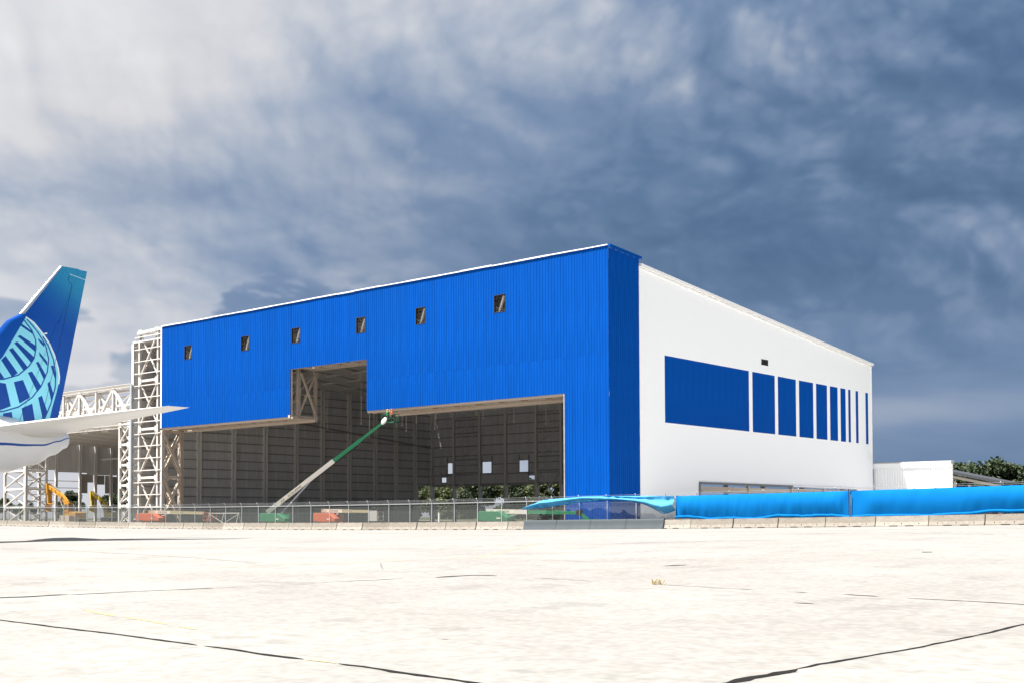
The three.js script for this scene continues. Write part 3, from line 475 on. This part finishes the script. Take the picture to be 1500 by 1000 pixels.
{
  const t = thing('loose_tarp', 'pale blue tarp torn loose and twisted along the fence before the blue corner', 'tarp');
  const topP = [[8.1, 2.15], [9.4, 2.6], [10.5, 2.95], [15.5, 3.22], [21, 3.2], [25.7, 3.15]], botP = [[8.1, 2.05], [10.5, 2.18], [13, 2.45], [15.5, 2.75], [19, 2.86], [21, 2.72], [22.5, 2.45], [24.6, 1.55], [25.2, 1.7], [25.7, 1.85]];
  const at = (P, x) => { for (let i = 0; i < P.length - 1; i++) if (x <= P[i + 1][0]) { const t = (x - P[i][0]) / (P[i + 1][0] - P[i][0]); return P[i][1] + (P[i + 1][1] - P[i][1]) * clamp(t); } return P[P.length - 1][1]; };
  part('sheet', grid(110, 20, (u, v) => { const x = 8.1 + 17.6 * u, a = at(botP, x), b = at(topP, x), f = Math.sin(v * 9 + u * 6 + Math.sin(u * 11) * 1.4); return V(x, a + (b - a) * v, FZ + .55 + .16 * f * sstep(0, .1, u) + .3 * Math.sin(v * 3.1) + (vn(x * 2, v * 3) - .5) * .2); }), M.tarpPale, t);
  const hem = []; for (let i = 0; i <= 30; i++) { const x = 8.1 + 17.6 * i / 30; hem.push(V(x, at(botP, x), FZ + .6 + rr(-.05, .05))); } part('hem', tube(hem, .035, 70, 6), M.tarp, t);
}
{ // dark fabric laid over four barriers
  const t = thing('barrier_cover', 'dark grey fabric cover draped over the barriers before the blue corner', 'cover');
  const prof = [[-.42, .02], [-.27, .38], [-.18, .9], [.18, .9], [.27, .38], [.43, .02]];
  for (let i = 0; i < 4; i++) {
    const a = 9.95 + i * 3.98, b = a + 3.95; part('fabric', grid(24, 15, (u, v) => { const s = v * 5, k = Math.min(4, Math.floor(s)), f = s - k, z = prof[k][0] + (prof[k + 1][0] - prof[k][0]) * f, y = prof[k][1] + (prof[k + 1][1] - prof[k][1]) * f, x = a + (b - a) * u; return V(x, gy(x, BZ) + y + (vn(x * 3, v * 6) - .5) * .03, BZ + z * (1 + .1 * (vn(x * 2.2, v * 3 + 5) - .5)) + .02); }), M.cloth, t);
  }
}

// ---------------------------------------------------------------- boom lifts
const wheelG = new THREE.CylinderGeometry(.48, .48, .4, 20).rotateX(Math.PI / 2), rimG = new THREE.CylinderGeometry(.25, .25, .44, 14).rotateX(Math.PI / 2);
const textTex = canvasTex(512, 48, (c, w, h) => { c.clearRect(0, 0, w, h); c.fillStyle = '#d8d0c0'; c.fillRect(0, 0, w, h); c.fillStyle = '#1c1c1c'; c.font = 'italic bold 40px sans-serif'; c.textBaseline = 'middle'; c.fillText('JLG', 14, 25); c.fillText('ULTRA BOOM', 140, 25); });
function boomLift(label, x, z, paint, boomPaint, tip, o = {}) { // stands at x, z, hood towards -x, boom running to the point tip (relative)
  const y = gy(x, z), t = thing('boom_lift', label, 'boom lift', [x, y, z]);
  const ch = part('chassis', metreUV(new THREE.ExtrudeGeometry(new THREE.Shape([[-2.1, .35], [2.1, .35], [2.2, .6], [1.9, .85], [-1.9, .85], [-2.2, .6]].map((p) => new THREE.Vector2(...p))), { depth: 1.7, bevelEnabled: true, bevelSize: .03, bevelThickness: .03 }).translate(0, 0, -.85)), paint, t);
  for (const a of [-1.45, 1.45]) for (const b of [-1.05, 1.05]) { const w = part('wheel', wheelG, M.tyre, t, a, .48, b); part('rim', rimG, M.greyBox, w); }
  part('turntable', new THREE.CylinderGeometry(.8, .9, .25, 20), M.black, t, 0, .98, 0);
  const hl = o.hood ?? 4.6, hood = part('engine_hood', metreUV(new THREE.ExtrudeGeometry(new THREE.Shape([[-hl * .5, .9], [hl * .5, .9], [hl * .5, 1.25], [hl * .22, 1.92], [-hl * .46, 1.95], [-hl * .5, 1.8]].map((p) => new THREE.Vector2(...p))), { depth: .75, bevelEnabled: true, bevelSize: .06, bevelThickness: .06, bevelSegments: 3 })), paint, t, o.hx ?? 0, 0, .25);
  part('hood_back', box(hl * .8, .95, .7), paint, t, (o.hx ?? 0) - .2, 1.4, -.75);
  part('hood_label', box(.6, .16, .02), M.boomWhite, hood, hl * .22, 1.2, .83);
  const A = o.base ?? V(-1.6, 2.25, 0), d = tip.clone().sub(A), at = (s) => A.clone().addScaledVector(d, s), up = V(0, 1, 0).addScaledVector(d.clone().normalize(), -d.clone().normalize().y).normalize();
  const secs = o.secs ?? [[0, .52, .62, boomPaint], [.5, .8, .5, paint], [.78, 1, .38, paint]];
  for (const [s0, s1, w, m] of secs) { const b = beam('boom_section', at(s0), at(s1), w * .8, w, m, t); }
  { const L = d.length() * secs[0][1], n = d.clone().normalize(), side = n.clone().cross(up).normalize(); if (side.z < 0) side.negate(); const c = at(secs[0][1] * .4).addScaledVector(side, secs[0][2] * .4 + .012); const p = lit(new THREE.Mesh(new THREE.PlaneGeometry(Math.min(4.6, L * .62), .42), new THREE.MeshStandardMaterial({ map: textTex, roughness: .5, side: THREE.DoubleSide }))); p.name = 'boom_lettering'; p.position.copy(c); p.quaternion.setFromRotationMatrix(new THREE.Matrix4().makeBasis(n, up, n.clone().cross(up))); t.add(p); }
  beam('hose_track', at(.05).addScaledVector(up, -.42), at(.75).addScaledVector(up, -.36), .1, .12, M.black, t); beam('lift_cylinder', V(-.2, 1.2, 0), at(.34).addScaledVector(up, -.3), .2, .2, M.chrome, t);
  const J = o.jib; const e = J ? tip.clone().add(J) : tip.clone(); part('jib_knuckle', box(.6, .6, .5), M.black, t, tip.x, tip.y, tip.z); if (J) beam('jib', tip, e, .3, .32, paint, t);
  const bk = sub('basket', t); bk.position.copy(e).add(V(o.bx ?? .9, o.by ?? -.15, 0)); const bw = o.bw ?? 2, bm = o.basket ?? paint;
  part('floor', box(bw, .1, 1.0), bm, bk, 0, 0, 0); for (const s of [-1, 1]) { beam('rail', V(-bw / 2, 1.1, s * .48), V(bw / 2, 1.1, s * .48), .06, .06, bm, bk); beam('rail', V(-bw / 2, .55, s * .48), V(bw / 2, .55, s * .48), .05, .05, bm, bk); beam('rail', V(s * bw / 2, 1.1, -.48), V(s * bw / 2, 1.1, .48), .06, .06, bm, bk); for (const q of [-1, 0, 1]) beam('upright', V(q * bw / 2, 0, s * .48), V(q * bw / 2, 1.1, s * .48), .05, .05, bm, bk); }
  part('control_box', box(.5, .35, .25), o.boxMat ?? M.black, bk, .2, .95, -.4);
  return { t, bk };
}
const up1 = boomLift('green boom lift with its boom raised to the door head', -45.2, 14, M.green, M.boomWhite, V(9.2, 14.7, -11.4), { hood: 5.4, hx: .2, secs: [[0, .56, .62, M.boomWhite], [.5, .8, .52, M.green], [.76, .98, .38, M.green]], base: V(-1.9, 2.1, .2), bx: 1, by: -.3, bw: 2.4, basket: M.greenDark });
boomLift('green boom lift stowed behind the barriers before the blue corner', -5.6, 14, M.green, M.boomWhite, V(11.8, 1.75, .3), { hood: 4.3, jib: V(1.3, -.9, 0), base: V(-1.7, 2, 0), bx: .3, by: -.9, secs: [[0, .46, .5, M.boomWhite], [.4, .8, .42, M.green], [.76, 1, .36, M.green]] });
boomLift('orange boom lift with cream boom and grey platform behind the fence', -34.4, 14, M.orange, M.boomCream, V(8, 2.15, 0), { hood: 4.1, base: V(-1.5, 2.3, 0), basket: M.greyBox, bx: .6, by: -1.15, bw: 1.7, secs: [[0, .6, .45, M.boomCream], [.55, 1, .36, M.boomCream]] });
boomLift('orange boom lift with long cream boom beside the steel tower', -74.6, 14, M.orange, M.boomCream, V(13.5, 1.95, 0), { hood: 6, base: V(-1, 2.2, 0), bx: .8, by: -1, secs: [[0, .6, .5, M.boomCream], [.5, 1, .4, M.boomCream]] });
part('grey_panel', box(1.6, 1.3, .06), M.greyBox, up1.t.parent.children.find((c) => c.name === 'boom_lift_002').children.find((c) => c.name === 'basket'), 0, .6, .55);

// two workers in the raised basket
function personGeo(bones, lo, hi, cell) {
  const n = Math.ceil(Math.max(hi.x - lo.x, hi.y - lo.y, hi.z - lo.z) / cell) + 2, half = n * cell / 2, mid = lo.clone().add(hi).multiplyScalar(.5), mc = new MarchingCubes(n, new THREE.MeshBasicMaterial(), false, false, 60000); mc.isolation = 0;
  const p = V(0, 0, 0), pa = V(0, 0, 0);
  for (let k = 0; k < n; k++) for (let j = 0; j < n; j++) for (let i = 0; i < n; i++) {
    p.set(mid.x + (i - n / 2) * cell, mid.y + (j - n / 2) * cell, mid.z + (k - n / 2) * cell); let d = 9;
    for (const [a, b, ra, rb] of bones) { const ba = pa.copy(b).sub(a), l2 = ba.lengthSq() || 1e-9, t = clamp(((p.x - a.x) * ba.x + (p.y - a.y) * ba.y + (p.z - a.z) * ba.z) / l2), dx = p.x - a.x - ba.x * t, dy = p.y - a.y - ba.y * t, dz = p.z - a.z - ba.z * t, e = Math.sqrt(dx * dx + dy * dy + dz * dz) - (ra + (rb - ra) * t), h = clamp(.5 + .5 * (d - e) / .035); d = d + (e - d) * h - .035 * h * (1 - h); }
    mc.field[i + j * n + k * n * n] = -d;
  }
  mc.update(); const c = mc.count ?? mc.geometry.drawRange.count, P = new Float32Array(mc.positionArray.slice(0, c * 3)), N = new Float32Array(mc.normalArray.slice(0, c * 3));
  for (let i = 0; i < c; i++) { P[3 * i] = mid.x + P[3 * i] * half; P[3 * i + 1] = mid.y + P[3 * i + 1] * half; P[3 * i + 2] = mid.z + P[3 * i + 2] * half; }
  const g = new THREE.BufferGeometry(); g.setAttribute('position', new THREE.BufferAttribute(P, 3)); g.setAttribute('normal', new THREE.BufferAttribute(N, 3)); return g;
}
const skin = mat(.42, .24, .16, .6);
function worker(label, pos, turn, shirt, helmet, reach) {
  const t = thing('person', label, 'person', pos, turn);
  const hand = (s) => V(s * .2, reach ? 1.78 : 1.05, .34), el = (s) => V(s * .3, reach ? 1.46 : 1.14, .16), bones = [];
  for (const s of [-1, 1]) { bones.push([V(s * .1, .92, 0), V(s * .11, .5, .03), .1, .075], [V(s * .11, .5, .03), V(s * .11, .09, -.02), .075, .05], [V(s * .11, .07, -.03), V(s * .12, .05, .16), .055, .045], [V(s * .2, 1.42, 0), el(s), .065, .05], [el(s), hand(s), .05, .035]);
    for (let f = 0; f < 4; f++) bones.push([hand(s), hand(s).add(V((f - 1.5) * .022, reach ? .08 : -.03, .07 - Math.abs(f - 1.4) * .008)), .018, .011]); bones.push([hand(s), hand(s).add(V(-s * .05, .02, .045)), .018, .012]); }
  bones.push([V(0, .95, 0), V(0, 1.2, .01), .15, .15], [V(0, 1.2, .01), V(0, 1.4, 0), .16, .15], [V(-.14, 1.42, 0), V(.14, 1.42, 0), .09, .09], [V(0, 1.45, 0), V(0, 1.56, .02), .06, .06], [V(0, 1.62, .02), V(0, 1.7, .015), .085, .095], [V(0, 1.63, .09), V(0, 1.61, .125), .022, .018]);
  part('body', personGeo(bones, V(-.5, 0, -.3), V(.5, 1.92, .5), .04), skin, t);
  const vest = []; for (const [y, r, d] of [[.93, .19, .15], [1.1, .185, .15], [1.3, .2, .165], [1.44, .19, .13], [1.5, .1, .09]]) vest.push([y, r, d]);
  part('jacket', grid(20, 4, (u, v) => { const [y, r, d] = vest[Math.round(v * 4)], a = u * 6.2832; return V(Math.cos(a) * r * 1.12, y, Math.sin(a) * d * 1.18); }), shirt, t);
  for (const s of [-1, 1]) { part('sleeve', barGeoR(V(s * .2, 1.43, 0), el(s), .085, .07), shirt, t); part('trouser_leg', barGeoR(V(s * .1, .95, 0), V(s * .11, .12, 0), .13, .085), M.black, t); }
  part('hard_hat', new THREE.SphereGeometry(.135, 14, 8, 0, 6.2832, 0, 1.6).translate(0, 1.68, .01), helmet, t); part('hat_brim', new THREE.CylinderGeometry(.16, .165, .02, 16).translate(0, 1.685, .03), helmet, t);
}
function barGeoR(p, q, r0, r1) { const d = q.clone().sub(p), g = new THREE.CylinderGeometry(r1, r0, d.length(), 10); g.applyQuaternion(new THREE.Quaternion().setFromUnitVectors(V(0, 1, 0), d.clone().normalize())); return g.translate((p.x + q.x) / 2, (p.y + q.y) / 2, (p.z + q.z) / 2); }
scene.updateMatrixWorld(true);
{
  const b = up1.bk.getWorldPosition(V(0, 0, 0));
  worker('worker in green jacket and pale helmet reaching up in the raised basket', [b.x - .6, b.y + .06, b.z], Math.PI * .9, M.green, M.yellowBright, true);
  worker('worker in red jacket and red helmet standing in the raised basket', [b.x + .35, b.y + .06, b.z + .05], Math.PI * .7, M.orange, M.orange, false);
  const bag = thing('white_bag', 'white sheet bundle hung on the side of the raised green basket', 'bag', [b.x - .75, b.y - .25, b.z + .72]);
  part('cloth', grid(14, 10, (u, v) => { const a = u * 6.2832, r = .08 + .3 * Math.sin(Math.PI * clamp(v * .9 + .08)); return V(Math.cos(a) * r * 1.3 + v * .5, v * .95, Math.sin(a) * r * .38 + (vn(u * 6, v * 4) - .5) * .1); }), M.whiteTrim, bag);
}

// ---------------------------------------------------------------- excavators and site clutter
function excavator(label, x, z, m, s, y = gy(x, z)) {
  const t = thing('excavator', label, 'excavator', [x, y, z]); t.scale.setScalar(s);
  for (const b of [-1.15, 1.15]) { const tr = part('track', metreUV(new THREE.ExtrudeGeometry(new THREE.Shape([[-2, .25], [-1.7, 0], [1.7, 0], [2, .25], [2, .6], [1.7, .85], [-1.7, .85], [-2, .6]].map((p) => new THREE.Vector2(...p))), { depth: .5, bevelEnabled: false }).translate(0, 0, b - .25)), M.tyre, t); for (let i = 0; i < 4; i++) part('roller', new THREE.CylinderGeometry(.22, .22, .54, 12).rotateX(Math.PI / 2), M.greyBox, tr, -1.3 + i * .87, .4, b); }
  part('house', metreUV(new THREE.ExtrudeGeometry(new THREE.Shape([[-1.2, .95], [2.4, .95], [2.5, 1.9], [.6, 2.1], [-1.2, 2]].map((p) => new THREE.Vector2(...p))), { depth: 2, bevelEnabled: true, bevelSize: .05, bevelThickness: .05 }).translate(0, 0, -1)), m, t);
  const cab = part('cab', box(1.5, 1.6, 1), m, t, -.5, 2.8, .6); part('cab_window', box(1.52, .9, .8), M.glass, cab, 0, .15, 0); part('cab_window', box(1.1, .9, 1.02), M.glass, cab, 0, .15, 0);
  const Cv = new THREE.CatmullRomCurve3([V(-1, 1.9, 0), V(-2.2, 3.7, 0), V(-4.3, 5.1, 0), V(-8.1, 6.6, 0)]), P = Cv.getPoints(9); const seg = []; for (let i = 0; i < 9; i++) { const w = .85 - Math.abs(i - 3.5) * .06; seg.push(barGeo(P[i], P[i + 1].clone().addScaledVector(P[i + 1].clone().sub(P[i]), .12), .5, w)); }
  part('boom', mergeGeometries(seg), m, t); part('stick', mergeGeometries([barGeo(V(-8.3, 7.1, 0), V(-8, 3.6, 0), .42, .75), barGeo(V(-8.3, 7.2, 0), V(-8.1, 5.4, 0), .4, 1)]), m, t); beam('hydraulic_ram', V(-4.6, 5.9, 0), V(-8.2, 7.3, 0), .16, .16, M.chrome, t); beam('hydraulic_ram', V(-1.6, 1.6, .4), V(-4.2, 4.8, .4), .16, .16, M.chrome, t); part('pivot', new THREE.CylinderGeometry(.3, .3, .56, 14).rotateX(Math.PI / 2), M.black, t, -3.4, 4.5, 0);
  part('bucket', grid(8, 4, (u, v) => { const a = 1 + u * 3.6; return V(-7.7 + Math.cos(a) * .75, 2.9 + Math.sin(a) * .75, (v - .5) * 1.3); }), m, t);
}
excavator('orange yellow excavator with arched boom behind the fence beside the steel tower', -104.6, 10, M.yellow, .98);
excavator('bright yellow excavator half hidden inside the unfinished bay', -142.5, -20, M.yellowBright, .88);
{ // pipe rack and odds behind the fence
  const r = thing('pipe_rack', 'white pipe rack frame between the orange and green lifts', 'rack', [-57, gy(-57, 14), 14]);
  for (const x of [-3.4, 0, 3.4]) { beam('leg', V(x, 0, -.6), V(x, 2.0, 0), .06, .06, M.steel, r); beam('leg', V(x, 0, .6), V(x, 2.0, 0), .06, .06, M.steel, r); } beam('top_pipe', V(-3.6, 2.02, 0), V(3.6, 2.02, 0), .1, .1, M.steel, r); beam('brace', V(-3.4, 1.9, 0), V(0, .6, 0), .05, .05, M.steel, r); beam('brace', V(0, .6, 0), V(3.4, 1.9, 0), .05, .05, M.steel, r);
  const c = thing('wooden_crate', 'brown timber crate on the ground behind the fence near the excavator', 'crate', [-97, gy(-97, 15), 15]);
  for (let k = 0; k < 5; k++) part('plank', box(3, .26, .05), M.tan, c, 0, .2 + k * .3, .8); for (const x of [-1.4, 0, 1.4]) part('batten', box(.14, 1.55, .08), M.tan, c, x, .8, .86); part('core', box(2.9, 1.4, 1.5), M.tan, c, 0, .75, 0);
  const b = thing('marker_post', 'short white marker post behind the fence', 'post', [-13, gy(-13, 16), 16]); part('post', box(.18, 1.9, .18), M.whiteTrim, b, 0, .95, 0); part('cap', box(.22, .06, .22), M.greyBox, b, 0, 1.93, 0);
}

// ---------------------------------------------------------------- the airliner, tail towards the hangar
{
  const AX = 15, t = thing('airliner', 'white airliner with blue globe tail parked with its tail towards the hangar', 'aircraft', [AX, 0, 0]);
  // fuselage: sections along z [z, centre y, half height, half width]
  const S = [[78.55, 6.12, .5, .42], [79.4, 5.95, .8, .7], [80.6, 5.75, 1.22, 1.08], [82.6, 5.68, 1.68, 1.5], [85.5, 5.45, 2.2, 2.05], [89, 5.2, 2.65, 2.55], [94, 4.98, 2.92, 2.84], [100, 4.95, 2.97, 2.88], [132, 4.95, 2.97, 2.88], [136, 4.85, 2.75, 2.65], [139, 4.6, 2.1, 2.0], [141, 4.3, 1.1, 1.05], [141.7, 4.2, .15, .15]];
  const sec = (v) => { const s = v * (S.length - 1), i = Math.min(S.length - 2, Math.floor(s)), f = s - i; return S[i].map((q, k) => { const p0 = S[Math.max(0, i - 1)][k], p1 = q, p2 = S[i + 1][k], p3 = S[Math.min(S.length - 1, i + 2)][k]; return k === 0 ? p1 + (p2 - p1) * f : p1 + (p2 - p1) * (f * f * (3 - 2 * f)) * 1 + 0 * (p0 + p3); }); };
  const liv = canvasTex(1024, 512, (c, w, h) => { // u round the hull from the keel, v along from the tail
    c.fillStyle = '#eeeeee'; c.fillRect(0, 0, w, h);
    c.lineWidth = 13; c.strokeStyle = '#0b4aa2'; for (const s of [1, -1]) { c.beginPath(); for (let i = 0; i <= 40; i++) { const v = i / 40, u = .5 + s * (.16 + .1 * Math.sin(v * 5 + .6)); const X = u * w, Y = h - v * h; i ? c.lineTo(X, Y) : c.moveTo(X, Y); } c.stroke(); }
    c.fillStyle = '#20242a'; for (const s of [.335, .665]) for (let i = 0; i < 60; i++) c.fillRect(s * w - 4, h * (.06 + i * .0085), 8, 2.2);
  });
  part('fuselage', grid(40, 72, (u, v) => { const [z, cy, hy, hx] = sec(v), a = u * 6.2832 - Math.PI / 2; return V(-Math.cos(a) * hx, cy + Math.sin(a) * hy, z); }), new THREE.MeshStandardMaterial({ map: liv, roughness: .35, side: THREE.DoubleSide }), t);
  part('exhaust_cap', new THREE.SphereGeometry(.46, 14, 10).scale(.9, 1.05, .3), M.airGrey, t, 0, 6.12, 78.55);
  const foil = (s) => .6 * 5 * (.2969 * Math.sqrt(s) - .126 * s - .3516 * s * s + .2843 * s ** 3 - .1036 * s ** 4); // half thickness / (chord * tc / .6)
  // fin and rudder with the painted globe (z, y are metres on the fin)
  const rim = [[81.25, 13.33], [80.75, 13.02], [80.18, 12.44], [79.72, 11.9], [79.37, 11.23], [79.11, 10.5], [79.01, 9.96], [79.06, 9.52], [79.23, 8.85], [79.46, 8.08], [79.68, 7.1], [81.14, 7.0], [84.5, 6.9], [86.3, 6.9], [84.6, 8.6], [82.7, 10.81]];
  const arcs = [[[81.39, 13.13], [80.91, 12.57], [80.65, 12.01], [80.62, 11.53], [80.73, 10.93], [81.06, 10.42], [81.72, 9.83], [82.69, 9.48], [83.7, 9.4]], [[81.2, 13.2], [80.52, 12.51], [80, 11.81], [79.77, 10.97], [79.84, 10.21], [80.21, 9.37], [80.82, 8.57], [81.7, 7.93], [82.67, 7.6], [84, 7.4]], [[80.18, 12.28], [79.81, 11.78], [79.46, 11.01], [79.27, 10.15], [79.29, 9.28], [79.57, 8.29], [80.08, 7.1]]];
  const bars = [[[81.69, 12.8], [81.58, 12.91], [80.83, 12.47], [80.79, 12.31]], [[81.79, 12.1], [81.63, 12.19], [80.65, 11.69], [80.69, 11.33]], [[82, 11.68], [81.82, 11.79], [80.73, 10.99], [80.92, 10.63]], [[82.32, 11.27], [82.1, 11.4], [81.15, 10.36], [81.41, 10.11]], [[82.8, 10.6], [82.54, 10.89], [81.77, 9.93], [82.15, 9.68]], [[83.4, 10], [83.1, 10.2], [82.6, 9.55], [83.2, 9.42]], [[80.48, 12.14], [80.06, 11.86], [80.08, 11.66], [80.46, 12]], [[80.42, 11.36], [79.86, 10.8], [79.86, 10.56], [80.37, 11.11]], [[80.61, 10.68], [80.45, 10.75], [79.91, 9.94], [80.04, 9.65]], [[81.13, 10.02], [80.87, 10.12], [80.22, 9.26], [80.49, 8.92]], [[82.02, 9.38], [81.44, 9.56], [80.96, 8.56], [81.64, 8.14]], [[83.3, 9.3], [82.52, 9.25], [82.19, 7.94], [83, 7.6]], [[79.62, 10.58], [79.45, 10.63], [79.28, 10.05], [79.32, 9.82]], [[79.83, 9.49], [79.68, 9.63], [79.38, 8.84], [79.55, 8.48]], [[80.43, 8.58], [80.19, 8.73], [79.8, 7.79], [80.08, 7.26]], [[81.5, 7.87], [80.82, 8.2], [80.6, 7.1], [81.36, 7.1]], [[82.67, 7.48], [82.13, 7.61], [82.04, 7.1], [82.67, 7.1]]];
  const Z0 = 76.8, Z1 = 87.3, Y0 = 6.6, Y1 = 17;
  const finTex = canvasTex(1536, 1536, (c, w, h) => {
    const X = (z) => (z - Z0) / (Z1 - Z0) * w, Y = (y) => h - (y - Y0) / (Y1 - Y0) * h, path = (P, close) => { c.beginPath(); P.forEach(([z, y], i) => i ? c.lineTo(X(z), Y(y)) : c.moveTo(X(z), Y(y))); if (close) c.closePath(); };
    c.fillStyle = '#0450ac'; c.fillRect(0, 0, w, h);
    for (let j = 0; j < 190; j++) for (let i = 0; i < 110; i++) { // printed dots that grow towards the tip and the trailing edge
      const z = 76.9 + i * .055 + (j % 2) * .0275, y = 12.2 + j * .0255, k = clamp((y - 13) / 4.2 + (79.3 - (y - 16.7) * -.0 - z) * .16 + (16.7 - y) * -.02); if (k < .04) continue; c.fillStyle = '#2d96c2'; c.beginPath(); c.arc(X(z), Y(y), .5 + k * 3.3, 0, 6.3); c.fill(); }
    c.fillStyle = '#8fe3f6'; path(rim, true); c.fill(); c.lineWidth = 14; c.strokeStyle = '#eaf8fb'; path(rim.slice(0, 8)); c.stroke();
    c.fillStyle = '#06459c'; for (const b of bars) { path(b, true); c.fill(); }
    c.lineWidth = 11; c.strokeStyle = '#06459c'; for (const a of arcs) { path(a); c.stroke(); }
    c.lineWidth = 4; c.strokeStyle = '#0a2b5c'; path([[78.42, 16.35], [78.5, 15.95], [78.25, 15.7], [78.9, 12.6], [80.2, 7.2]]); c.stroke(); c.lineWidth = 5; c.strokeStyle = '#e8f3f5'; path([[78.42, 16.35], [77.2, 16.15]]); c.stroke();
  });
  const finMat = new THREE.MeshStandardMaterial({ map: finTex, roughness: .3, side: THREE.DoubleSide });
  const LE = (y) => y > 13.4 ? 78.97 + (16.77 - y) * .79 : 78.97 + (16.77 - y) * .79 + .42 * sstep(13.4, 13.1, y) - .0 * y, TE = (y) => 77.19 + (16.72 - y) * .2;
  const finSide = (s0, s1, y0, y1, sgn, ny = 40) => { const g = grid(18, ny, (u, v) => { const y = y0 + (y1 - y0) * v, s = s0 + (s1 - s0) * u, c = LE(y) - TE(y); return V(sgn * foil(s) * c * .16, y, LE(y) - s * c); }); const p = g.attributes.position, uv = g.attributes.uv; for (let i = 0; i < p.count; i++) uv.setXY(i, (p.getZ(i) - Z0) / (Z1 - Z0), (p.getY(i) - Y0) / (Y1 - Y0)); return g; };
  const fin = part('fin', mergeGeometries([finSide(0, .68, 6.7, 16.75, 1), finSide(0, .68, 6.7, 16.75, -1)]), finMat, t);
  part('rudder', mergeGeometries([finSide(.684, 1, 7.1, 16.72, 1), finSide(.684, 1, 7.1, 16.72, -1)]), finMat, t);
  part('leading_edge', mergeGeometries([1, -1].map((q) => grid(6, 12, (u, v) => { const y = 13.5 + 3.27 * v, c = LE(y) - TE(y), s = u * .075; return V(q * (foil(s) * c * .16 + .006), y, LE(y) + .012 - s * c); }))), M.metal, fin);
  part('fin_cap', grid(10, 2, (u, v) => { const c = LE(16.75) - TE(16.75), s = u; return V((v - .5) * 2 * foil(s) * c * .16, 16.76, LE(16.75) - s * c); }), M.whiteTrim, fin);
  part('tail_light', box(.2, .06, .12), M.whiteTrim, fin, .36, 12.45, 80.1);
  // tailplanes
  for (const q of [1, -1]) {
    const T = (u, v, f) => { const X = .9 + 9.2 * v, le = 84.4 - 6.1 * v - .3 * v * v, te = 79.1 - 2.35 * v - .15 * v * v, c = le - te, y = 6.45 + 1.18 * v; return V(q * X, y + f * foil(u) * c * .15 * Math.sqrt(1 - v ** 10), le - u * c); };
    const st = part('tailplane', mergeGeometries([grid(16, 14, (u, v) => T(u * .7, v, 1)), grid(16, 14, (u, v) => T(u * .7, v, -1))]), M.air, t);
    part('elevator', mergeGeometries([grid(8, 14, (u, v) => T(.705 + .295 * u, v, 1)), grid(8, 14, (u, v) => T(.705 + .295 * u, v, -1))]), M.air, st);
    part('root_fairing', new THREE.SphereGeometry(1, 18, 12).scale(.35, .3, 2.7), M.airGrey, st, q * 1.05, 6.4, 81.8);
  }
  // wings, engines, undercarriage (outside the picture)
  for (const q of [1, -1]) {
    const T = (u, v, f) => { const X = 2 + 20 * v, le = 121 - 11 * v, te = 109 - (v < .35 ? 2 * v : .7 + 3.6 * (v - .35)), c = Math.max(1.4, le - te), y = 4 + 2.4 * v + 1.6 * v * v; return V(q * X, y + f * foil(u) * c * .18, le - u * c); };
    const w = part('wing', mergeGeometries([grid(16, 20, (u, v) => T(u, v, 1)), grid(16, 20, (u, v) => T(u, v, -1))]), M.airGrey, t);
    const n = new THREE.LatheGeometry([[1.2, 0], [1.6, .4], [1.75, 1.8], [1.5, 3.6], [1, 5], [.6, 5.6]].map((p) => new THREE.Vector2(...p)), 28).rotateX(-Math.PI / 2); part('engine', n, M.air, t, q * 9.8, 2.6, 120.5); part('fan_hub', new THREE.ConeGeometry(.5, .9, 16).rotateX(Math.PI / 2), M.greyBox, t, q * 9.8, 2.6, 120.2); part('pylon', box(.4, 1.6, 4.5), M.airGrey, t, q * 9.8, 4.3, 116.8);
    const g = gy(AX + q * 4.9, 110); beam('main_leg', V(q * 4.9, g + .6, 110), V(q * 4.2, 3.8, 110), .35, .35, M.greyBox, t); for (const dz of [-.75, .75]) for (const dx of [-.5, .5]) part('tyre', new THREE.CylinderGeometry(.66, .66, .45, 20).rotateZ(Math.PI / 2), M.tyre, t, q * 4.9 + dx, g + .66, 110 + dz);
    part('nose_tyre', new THREE.CylinderGeometry(.5, .5, .35, 18).rotateZ(Math.PI / 2), M.tyre, t, q * .32, gy(AX, 135) + .5, 135);
  }
  beam('nose_leg', V(0, gy(AX, 135) + .4, 135), V(0, 2.6, 135), .25, .25, M.greyBox, t);
}

camera.updateProjectionMatrix();
renderer.render(scene, camera);
